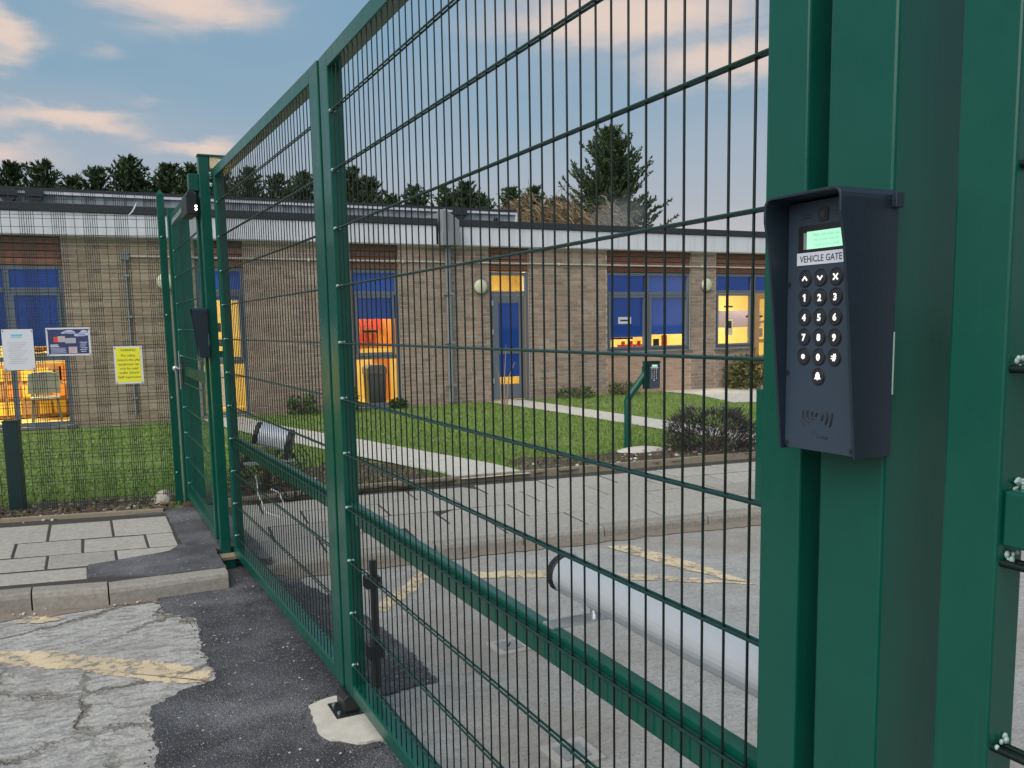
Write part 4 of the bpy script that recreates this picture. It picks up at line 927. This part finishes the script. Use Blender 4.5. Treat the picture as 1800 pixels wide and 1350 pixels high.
# stop block on its concrete pad
single('concrete_pad', poly_sheet('concrete_pad', [(.69, 3.24), (.80, 3.28), (.93, 3.23), (.95, 2.86), (.80, 2.84), (.70, 2.93), (.665, 3.0)], .002, M['concrete_new'], .012, .03, 12, .014), None, 'pale rough concrete pad set in the dark tarmac under the gate', 'pad')
st = thing('gate_stop', 'small black gate stop block bolted to concrete pad', 'gate stop', (.80, 3.16, .016))
part('base_plate', MB().box((.755, 3.07, .0165), (.875, 3.21, .022)), M['black'], st, bev=.001)
part('block', MB().prism([(.790, .022), (.850, .022), (.850, .075), (.838, .088), (.802, .088), (.790, .075)], 'y', 3.09, 3.20), M['black'], st, bev=.004)
for y in (3.10, 3.18): part('bolt', MB().tube([(.772, y, .022), (.772, y, .03)], .007, 6), M['galv'], st)
for (x_, y_, lbl) in ((1.41, 2.45, 'small square steel access cover in the road close to the gate'), (1.66, 3.45, 'small square access cover in the road farther behind the gate')):
    t = thing('access_cover', lbl, 'access cover', (x_, y_, 0), 'access covers in the road')
    part('frame', MB().box((x_ - .085, y_ - .085, -.01), (x_ + .085, y_ + .085, .010)), M['concrete'], t); part('lid', MB().box((x_ - .05, y_ - .05, .0101), (x_ + .05, y_ + .05, .014)), M['steel_lid'], t); part('lifting_handle', MB().tube([(x_ - .015, y_ - .02, .016), (x_ + .012, y_ + .015, .017)], .003, 5), M['black'], t)
single('green_post', MB().box((4.62, 5.05, .08), (4.72, 5.13, .95)), M['green'], 'green post on the pavement seen just left of the keypad post', 'post', None, .004)

# ================================================================== LEFT MESH FENCE (local frame: u to the left along the fence)
ff = thing('mesh_fence', 'fine dark mesh fence left of the gates with notices tied to it', 'fence', (.60, 7.35, .08))
FA = R(11); WF = Matrix(((-math.cos(FA), math.sin(FA), 0, .63), (math.sin(FA), math.cos(FA), 0, 7.35), (0, 0, 1, 0), (0, 0, 0, 1)))
# local axes: x = u (left), y = away from the viewer
fv = {}
def fwire(L, r, axis):
    if axis not in fv:
        e = {'x': (L, 0, 0), 'z': (0, 0, L)}[axis]; fv[axis] = MB().tube([(0, 0, 0), e], r, 6).mesh('wire', M['fence_wire'])
    return fv[axis]
FL_ = 3.4
wz = fwire(2.50, .0022, 'z'); wx = fwire(FL_, .0019, 'x')
WFm = Matrix.Translation((.63, 7.35, 0)) @ Matrix.Rotation(math.pi - FA, 4, 'Z')   # +x runs left; +y runs toward the viewer
u = .045
per = .2186
while u < FL_:
    for i in range(7):
        put(bpy.data.objects.new('wire', wz), ff, WFm @ Matrix.Translation((u + i * .0156 + random.uniform(-.001, .001), 0, .04)))
    put(bpy.data.objects.new('wire', wz), ff, WFm @ Matrix.Translation((u + 6 * .0156 + .0625, 0, .04)))
    u += per
z = .10
while z < 2.54:
    for dz in (0, .027, .054, .081): 
        if z + dz < 2.54: put(bpy.data.objects.new('wire', wx), ff, WFm @ Matrix.Translation((.03, -.004, z + dz)))
    if z + .141 < 2.54: put(bpy.data.objects.new('wire', wx), ff, WFm @ Matrix.Translation((.03, -.004, z + .141)))
    z += .203
for u_ in (2.6,): part('fence_post', MB().box((u_ - .03, -.07, 0), (u_ + .03, -.01, 2.6)), M['green'], ff, WFm, .003)
sp = thing('marker_post', 'short dark teal square post standing behind the mesh fence', 'post', (-.6, 7.8, .08))
part('shaft', MB().box((1.19, -.26, 0.02), (1.295, -.155, .79)), M['teal'], sp, WFm, .004); part('cap', MB().box((1.186, -.264, .79), (1.299, -.151, .80)), M['black'], sp, WFm)
# notices: local u runs left, so text is laid in a mirrored frame facing the viewer
def fface(u_, z_, off=.012):
    # text x -> -u, text y -> z, normal -> +y(local, toward viewer)
    return WFm @ Matrix(((-1, 0, 0, u_), (0, 0, 1, off), (0, 1, 0, z_), (0, 0, 0, 1)))
def notice(name, u0, u1, z0, z1, label, bm, border=None, rot=0):
    c = WFm @ Vector(((u0 + u1) / 2, .01, z0))
    t = thing(name, label, 'notice', c, 'notices on the mesh fence')
    part('board', MB().box((min(u0, u1), .006, z0), (max(u0, u1), .0095, z1)), M[border or bm], t, WFm)
    if border: part('sheet', MB().box((min(u0, u1) + .014, .0096, z0 + .014), (max(u0, u1) - .012, .0104, z1 - .012)), M[bm], t, WFm)
    for u_ in (u0, u1):
        for z_ in (z0 + .012, z1 - .012): part('cable_tie', MB().tube([(u_, .0, z_ - .01), (u_ + (-.012 if u_ == u0 else .012) * (1 if u0 > u1 else -1), .014, z_)], .003, 5), M['black'], t, WFm)
    return t
def rect(t, u0, u1, z0, z1, m, off=.0112, name='print_block'):
    part(name, MB().box((min(u0, u1), off - .0006, z0), (max(u0, u1), off, z1)), M[m], t, WFm)
n1 = notice('notice', .43, .224, 1.07, 1.363, 'yellow WARNING notice in a white sleeve on the mesh fence', 'yellow_paper', 'white_paper')
for k, s in enumerate(('WARNING!', 'For safety', 'reasons this play', 'equipment can', 'only be used', 'under School', 'Staff supervision')):
    wd = (.11, .10, .165, .15, .13, .14, .165)[k]
    text_mesh(s, .026, M['ink'], n1, fface(.326, 1.324 - k * .0335 - (.008 if k else 0), .0110), 'lettering', 'CENTER', wd, 0, .0002)
n2 = notice('notice', .896, .588, 1.300, 1.514, 'landscape navy poster with pale cloud shapes and photos on the mesh fence', 'poster_navy', 'white_paper')
for cu_, cz_, rx, rz in ((.735, 1.478, .042, .016), (.76, 1.474, .03, .010), (.715, 1.472, .028, .010), (.635, 1.462, .04, .018), (.66, 1.455, .04, .014), (.63, 1.478, .025, .016)):
    c = [(cu_ + rx * math.cos(k * math.pi / 8), max(cz_ - rz * .55, cz_ + rz * math.sin(k * math.pi / 8))) for k in range(16)]
    part('printed_cloud', MB().prism(c, 'y', .0106, .0112), M['pale_blue'], n2, WFm)
rect(n2, .845, .815, 1.405, 1.445, 'red'); rect(n2, .815, .765, 1.405, 1.450, 'pink'); rect(n2, .765, .69, 1.395, 1.435, 'greytext')
rect(n2, .745, .685, 1.318, 1.368, 'pink')
for k, (a, b) in enumerate(((.870, .815), (.870, .810))): rect(n2, a, b, 1.380 - .012 * k, 1.387 - .012 * k, 'white_paper')
for k in range(5): rect(n2, .868, .76 + .008 * (k % 2), 1.357 - .009 * k, 1.3605 - .009 * k, 'pale_blue')
for k in range(6): rect(n2, .665 - .006 * (k % 2), .610 + .006 * (k % 3), 1.398 - .014 * k, 1.403 - .014 * k, 'pale_blue')
n3 = notice('notice', 1.198, .985, 1.200, 1.508, 'faded white paper notice with blue heading on the mesh fence', 'white_paper')
rect(n3, 1.135, 1.06, 1.455, 1.470, 'cyan', .0102); rect(n3, 1.135, 1.065, 1.444, 1.449, 'cyan', .0102)
for k in range(11): rect(n3, 1.165 - .012 * (k % 3 == 2), 1.03 + .014 * (k % 4), 1.405 - .0155 * k, 1.4085 - .0155 * k, 'greytext', .0102)
single('plastic_strip', MB().tube([(.0, 0, 0), (.03, .004, .028), (.05, .006, .06), (.066, .008, .10)], [.004, .006, .006, .003], 5), M['white_paper'], 'thin white plastic strip caught high on the mesh fence', 'strip', world=WFm @ Matrix.Translation((.255, .008, 2.36)) @ Matrix.Scale(-1, 4, (1, 0, 0)))
# stones by the fence post
single('rubble_block', MB().sphere((.50, 7.42, .10), .085, 9, 6, (1, .8, 1.25)), M['stone'], 'pale lump of concrete rubble at the foot of the capped post', 'rubble', None, 0)

# ================================================================== VEGETATION
def tris_mesh(name, V, mat, k=3, smooth=False):
    """V: (n,k,3) array -> n faces"""
    n = len(V); me = bpy.data.meshes.new(name)
    me.vertices.add(n * k); me.vertices.foreach_set('co', V.reshape(-1).astype(np.float32))
    me.loops.add(n * k); me.loops.foreach_set('vertex_index', np.arange(n * k, dtype=np.int32))
    me.polygons.add(n); me.polygons.foreach_set('loop_start', np.arange(0, n * k, k, dtype=np.int32)); me.polygons.foreach_set('loop_total', np.full(n, k, dtype=np.int32))
    me.update(calc_edges=True); me.materials.append(mat); return me
def inpoly(px, py, poly):
    inside = np.zeros(len(px), bool); n = len(poly)
    for i in range(n):
        x0, y0 = poly[i]; x1, y1 = poly[(i + 1) % n]
        c = ((y0 > py) != (y1 > py)) & (px < (x1 - x0) * (py - y0) / (y1 - y0 + 1e-12) + x0); inside ^= c
    return inside
def grass():
    n = 230000
    t = RNG.random(n); y = 7.05 + 8.15 * t ** 1.5; x = RNG.uniform(-2.6, 1, n) + (y / 15.2) * RNG.uniform(0, 17, n)
    keep = np.ones(n, bool)
    for p in (pathA, pathB, [(11.0, 15.2), (16, 15.2), (16, 14.2), (12.3, 13.6), (10.8, 11.6), (10.2, 11.9), (11.0, 14.0)]): keep &= ~inpoly(x, y, p)
    for s in soils: keep &= ~(inpoly(x, y, s) & (RNG.random(n) < .93))
    e = 7.0 + np.where(x < .5, (.5 - x) * .2 + .05, .12)
    keep &= y > e
    keep &= ~((x > .5) & (x < .95) & (y < 7.3))
    nz = np.array([mnoise.noise(Vector((a * .9, b * .9, 3))) for a, b in zip(x[::1], y[::1])])
    keep &= nz > -.34 + RNG.normal(0, .15, n)
    x, y = x[keep], y[keep]; n = len(x)
    h = RNG.uniform(.018, .05, n); a = RNG.uniform(0, 2 * np.pi, n); wd = RNG.uniform(.003, .006, n) * (1 + (y - 7) * .06)
    lx, ly = RNG.normal(0, .018, n), RNG.normal(0, .018, n)
    z = np.array([lawn_z(v) for v in y]) - .006
    V = np.zeros((n, 3, 3)); V[:, 0] = np.stack([x - wd * np.cos(a), y - wd * np.sin(a), z], 1); V[:, 1] = np.stack([x + wd * np.cos(a), y + wd * np.sin(a), z], 1)
    V[:, 2] = np.stack([x + lx, y + ly, z + h], 1)
    return tris_mesh('grass', V, M['grass_blade'])
stuff('grass', grass())
def scatter_leaves(n, areas, size, mat, name, flat=.35):
    Vs = []
    for (poly, cnt) in areas:
        P = np.array(poly); lo, hi = P.min(0), P.max(0)
        x = RNG.uniform(lo[0], hi[0], cnt * 3); y = RNG.uniform(lo[1], hi[1], cnt * 3); k = inpoly(x, y, poly); x, y = x[k][:cnt], y[k][:cnt]; m = len(x)
        s = RNG.uniform(.5, 1.2, m) * size; a = RNG.uniform(0, 6.28, m)
        u = np.stack([np.cos(a), np.sin(a), RNG.normal(0, flat, m)], 1); v = np.stack([-np.sin(a), np.cos(a), RNG.normal(0, flat, m)], 1)
        c = np.stack([x, y, np.array([lawn_z(q) for q in y]) + RNG.uniform(.012, .03, m)], 1)
        V = np.stack([c - u * s[:, None], c - v * s[:, None] * .45, c + u * s[:, None], c + v * s[:, None] * .45], 1); Vs.append(V)
    return tris_mesh(name, np.concatenate(Vs), mat, 4)
stuff('leaf_litter', scatter_leaves(0, [([(-2.5, 7.68), (.55, 7.02), (.6, 7.3), (-2.5, 7.95)], 900), ([(-2.5, 7.9), (.6, 7.3), (.6, 7.8), (-2.5, 8.3)], 500), (soils[1], 500), (soils[2], 800), ([(-2, 8.2), (9, 7.8), (14, 14), (-1, 14)], 420)], .022, M['leaf_litter'], 'leaf_litter'))
def pebbles(spots, name):
    mb = MB()
    for (x0, x1, y0, y1, z_, n, r0, r1) in spots:
        for k in range(n):
            r = random.uniform(r0, r1); x_, y_ = random.uniform(x0, x1), random.uniform(y0, y1)
            mb.sphere((x_, y_, (lawn_z(y_) if y_ > 6.9 else z_) + r * .3), r, 6, 4, (1, random.uniform(.6, 1.2), random.uniform(.5, .8)))
    return mb
stuff('gravel', pebbles([(-.6, .5, 7.1, 7.9, .1, 45, .006, .02), (3.9, 7.0, 7.0, 7.6, .1, 60, .008, .03), (-.5, .25, 5.0, 5.12, .008, 26, .004, .011), (.3, .8, 2.4, 5.0, .01, 40, .003, .007), (1.0, 2.6, 7.2, 8.2, .1, 20, .008, .02)], 'gravel'), M['stone'])
edge_ = [(.276, 5.1), (.287, 4.764), (.408, 4.575), (.40, 4.1), (.396, 3.725), (.14, 3.556), (.118, 3.04), (.09, 2.5)]
cr_ = MB()
for (x0, y0), (x1, y1) in zip(edge_[:-1], edge_[1:]):
    for k in range(int(70 * math.hypot(x1 - x0, y1 - y0))):
        t_ = random.random(); r_ = random.uniform(.0015, .0042); cr_.sphere((x0 + (x1 - x0) * t_ + random.gauss(0, .018), y0 + (y1 - y0) * t_ + random.gauss(0, .018), .007 + r_ * .3), r_, 5, 3, (1, random.uniform(.6, 1.2), .7))
for k in range(60):
    r_ = random.uniform(.002, .006); a_ = random.uniform(0, 6.28); cr_.sphere((.80 + .17 * math.cos(a_), 3.06 + .26 * math.sin(a_), .012), r_, 5, 3, (1, 1, .7))
stuff('tarmac_crumbs', cr_, M['tarmac'])
def leafy(name, label, cat, c, rad, h, n, size, mat, group=None, trunk=True, up=.4, aspect=.35):
    t = thing(name, label, cat, c, group)
    Vs = np.zeros((n, 4, 3)); stems = MB(); ns = 14
    tips = []
    for k in range(ns):
        a = random.uniform(0, 6.28); r = rad * random.uniform(.2, .8); tip = Vector((c[0] + r * math.cos(a), c[1] + r * math.sin(a), c[2] + h * random.uniform(.5, .9))); tips.append(tip)
        stems.tube([(c[0] + r * .15 * math.cos(a), c[1] + r * .15 * math.sin(a), c[2] - .02), tuple(Vector(c).lerp(tip, .55) + Vector((0, 0, h * .1))), tuple(tip)], [.012 * h + .004, .008 * h + .003, .003], 5)
    part('stem', stems, M['bark'], t)
    for i in range(n):
        a = random.uniform(0, 6.28); zz = random.random(); rr_ = rad * math.sqrt(max(.02, 1 - (zz * 1.05 - .35) ** 2 * 1.4)) * random.uniform(.35, 1) ** .5
        lump = 1 + .25 * mnoise.noise(Vector((math.cos(a) * 2, math.sin(a) * 2, zz * 3 + c[0])))
        p = np.array([c[0] + rr_ * lump * math.cos(a), c[1] + rr_ * lump * math.sin(a), c[2] + .02 + zz * h * lump])
        d_ = np.array([math.cos(a) + random.gauss(0, .5), math.sin(a) + random.gauss(0, .5), up + random.gauss(0, .5)]); d_ /= np.linalg.norm(d_)
        s = np.cross(d_, RNG.normal(0, 1, 3)); s /= np.linalg.norm(s) + 1e-9; L = size * random.uniform(.6, 1.3)
        Vs[i] = [p, p + d_ * L * .5 + s * L * aspect * .5, p + d_ * L, p + d_ * L * .5 - s * L * aspect * .5]
    part('foliage', tris_mesh('foliage', Vs, mat, 4), None, t)
    return t
leafy('lavender_bush', 'low dark grey lavender bush on the soil edge behind the gate', 'bush', (5.95, 7.28, .09), .46, .40, 5200, .075, M['lavender'], None, True, 1.0, .10)
leafy('twiggy_bush', 'small dark twiggy bush in the bed beyond the far gate leaf', 'bush', (1.32, 7.5, .09), .28, .34, 1200, .07, M['lavender'], None, True, 1.0, .12)
leafy('variegated_bush', 'rounded cream and green bush against the wall at far right', 'bush', (13.05, 14.55, .0), .62, .66, 3800, .10, M['variegated'])
gw = 'weeds along the foot of the school wall'
for (x_, y_, r, h, lb) in ((3.3, 14.9, .24, .30, 'green weed clump at wall foot, seen through the far gate leaf'), (4.05, 14.9, .25, .42, 'taller weed clump by the wall just left of the narrow window'), (8.75, 14.9, .40, .17, 'low weed clump at the wall right of the grey door'), (9.9, 14.9, .30, .22, 'weed clump under the left edge of the wide blue window'), (5.05, 14.95, .12, .14, 'small weed under the narrow lit window')):
    leafy('weed_clump', lb, 'plant', (x_, y_, 0), r, h, 420, .075, M['weed'], gw)
# bare sapling sticks by the door
bs = thing('bare_sapling', 'thin pale leafless sapling standing in grass left of the door', 'sapling', (6.35, 13.2, .02))
for d_ in ((0, 0), (.10, .02), (-.12, .0)): part('stem', MB().tube([(6.35 + d_[0] * .3, 13.2, 0), (6.36 + d_[0] * .8, 13.2, .6), (6.40 + d_[0] * 1.6, 13.2, 1.15 - abs(d_[0]) * 3)], [.014, .010, .004], 5), M['dead_stem'], bs)

# conifers behind the school
def conifer_meshes(seed, H, rad, n_br, spray):
    rg = random.Random(seed); Q = []
    for b in range(n_br):
        f = (b + rg.random()) / n_br; h0 = H * (.04 + .95 * f)
        L = rad * (1 - f) ** .62 * rg.uniform(.5, 1.25) + .08
        a = rg.uniform(0, 6.28); up = .25 + .55 * f + rg.uniform(-.25, .45)
        dv = np.array([math.cos(a), math.sin(a), up]); dv /= np.linalg.norm(dv)
        ns = max(3, int(L / .085))
        for k in range(ns):
            t = (k + .6) / ns
            p = np.array([0, 0, h0]) + dv * L * t + np.array([0, 0, .16 * L * t * t])
            for q in range(5):
                d_ = dv * .9 + np.array([rg.gauss(0, .55), rg.gauss(0, .55), rg.gauss(.45, .4)]); d_ /= np.linalg.norm(d_)
                s = np.cross(d_, np.array([rg.gauss(0, 1), rg.gauss(0, 1), rg.gauss(0, 1)])); s /= np.linalg.norm(s) + 1e-9
                l = spray * rg.uniform(.55, 1.25) * (1.1 - .4 * t); w_ = l * .17
                Q.append([p, p + d_ * l * .45 + s * w_, p + d_ * l, p + d_ * l * .45 - s * w_])
    crown = tris_mesh('crown', np.array(Q), M['conifer'], 4)
    tr = MB(); tr.tube([(0, 0, 0), (0, 0, H * .5), (0, 0, H * .96)], [.13, .08, .015], 8)
    return crown, tr.mesh('trunk', M['bark'])
protos = [conifer_meshes(s, 6.6, 1.9, 330, .20) for s in (1, 2, 3, 4)]
def tree(i, x_, y_, H, label, wid=1.0, name='conifer_tree', group='conifers behind the school'):
    t = bpy.data.objects.new(name, None); s = H / 6.6
    Wm = Matrix.Translation((x_, y_, 0)) @ Matrix.Rotation(i * 2.1, 4, 'Z') @ Matrix.Diagonal((s * wid, s * wid, s, 1))
    put(t, None, Wm); tag(t, label, 'tree', group)
    cr, tk = protos[i % 4]
    for nm, me in (('trunk', tk), ('crown', cr)):
        o = bpy.data.objects.new(nm, me); put(o, t, Wm)
    return t
def zt(px_z): return px_z
tops = [(-2.4, 6.4), (-1.55, 6.5), (-.72, 6.62), (.05, 6.35), (.75, 6.5), (1.62, 6.95), (2.1, 6.4), (2.75, 6.75), (3.5, 6.7), (4.4, 6.55), (5.2, 6.6), (6.1, 6.45), (7.0, 6.65), (7.9, 6.6), (8.75, 7.0), (9.4, 6.6), (10.3, 6.2), (11.15, 6.5), (12.1, 6.3), (12.9, 6.55), (13.8, 6.35), (14.9, 6.5), (16.0, 6.55), (17.0, 6.35)]
ORD = ['first', 'second', 'third', 'fourth', 'fifth', 'sixth', 'seventh', 'eighth', 'ninth', 'tenth', 'eleventh', 'twelfth', 'thirteenth', 'fourteenth', 'fifteenth', 'sixteenth', 'seventeenth']
for i, (x_, z_) in enumerate(tops):
    lb = ('tall' if z_ > 6.72 else 'low' if z_ < 6.42 else 'dark') + ' conifer behind the roof, %s from the photo\'s left edge' % ORD[i] if x_ < 3 else ('tall' if z_ > 6.72 else 'low' if z_ < 6.42 else 'dark') + ' conifer seen over the roof through the gate mesh, %s from the far gate post' % ORD[i - 8]
    tree(i, x_, 30 + random.uniform(-.6, .6), z_ * random.uniform(.965, .99) if x_ < 3 else z_ * random.uniform(.99, 1.02), lb, 1.15)
big = conifer_meshes(11, 9.1, 3.3, 560, .25); protos.append(big)
tb = bpy.data.objects.new('conifer_tree', None); Wb = Matrix.Translation((19.3, 30, 0)); put(tb, None, Wb); tag(tb, 'tallest dark conifer, rising above the low roof right of centre', 'tree')
for nm, me in (('trunk', big[1]), ('crown', big[0])): put(bpy.data.objects.new(nm, me), tb, Wb)
# brown dead tangle above the low roof
def tangle():
    rg = random.Random(5); Q = []
    for k in range(1500):
        x_ = rg.uniform(12.0, 16.5); top = 5.35 + .5 * mnoise.noise(Vector((x_ * .9, 0, 1))) - .25 * abs(x_ - 14.3) / 2.3
        p = np.array([x_, 24.8 + rg.uniform(-.5, .5), 2.4 + (top - 2.4) * rg.random() ** .55]); d_ = np.array([rg.gauss(0, 1), rg.gauss(0, .4), rg.gauss(.2, .8)]); d_ /= np.linalg.norm(d_)
        wd = rg.uniform(.008, .02)
        for s in range(7):
            n_ = p + d_ * rg.uniform(.08, .14); sd_ = np.cross(d_, [0, 1, .2]); sd_ /= np.linalg.norm(sd_) + 1e-9
            Q.append([p - sd_ * wd, p + sd_ * wd, n_ + sd_ * wd * .9, n_ - sd_ * wd * .9]); p = n_
            d_ = d_ + np.array([rg.gauss(0, .35), rg.gauss(0, .2), rg.gauss(-.22, .25)]); d_ /= np.linalg.norm(d_); wd *= .93
    return tris_mesh('stems', np.array(Q), M['dead_stem'], 4)
dt = thing('dead_climber', 'tangled brown dead climber showing above the low roof, beside the tall conifer', 'shrub', (14.3, 24.8, 0))
tk = MB()
for x_ in (13.0, 14.2, 15.4): tk.tube([(x_, 24.8, 0), (x_ + .1, 24.8, 2), (x_, 24.8, 4.4)], [.08, .06, .02], 6)
part('trunk', tk, M['bark'], dt); part('stems', tangle(), None, dt)

# steam drifting from the low roof
def steam():
    m = bpy.data.materials.new('steam'); m.use_nodes = True; t = m.node_tree; t.nodes.remove(t.nodes['Principled BSDF'])
    v = t.nodes.new('ShaderNodeVolumePrincipled'); v.inputs['Color'].default_value = (.9, .92, .95, 1); v.inputs['Anisotropy'].default_value = .2
    o = obco(t); ln = t.nodes.new('ShaderNodeVectorMath'); ln.operation = 'LENGTH'; link(t, o, ln.inputs[0])
    fall = ramp(t, ln.outputs['Value'], [(.15, 1.0), (.95, 0.0)])
    link(t, mth(t, 'MULTIPLY', mth(t, 'MULTIPLY', fall, ramp(t, noise(t, o, 1.8, 4, .6, .5), [(.4, 0.0), (.7, 1.0)])), 1.5), v.inputs['Density'])
    link(t, v.outputs[0], t.nodes['Material Output'].inputs['Volume']); return m
sp_ = part('steam', MB().sphere((0, 0, 0), 1, 24, 12), steam(), None, Matrix.Translation((14.2, 21.6, 4.45)) @ Matrix.Diagonal((1.25, .6, .95, 1))); sp_['kind'] = 'stuff'
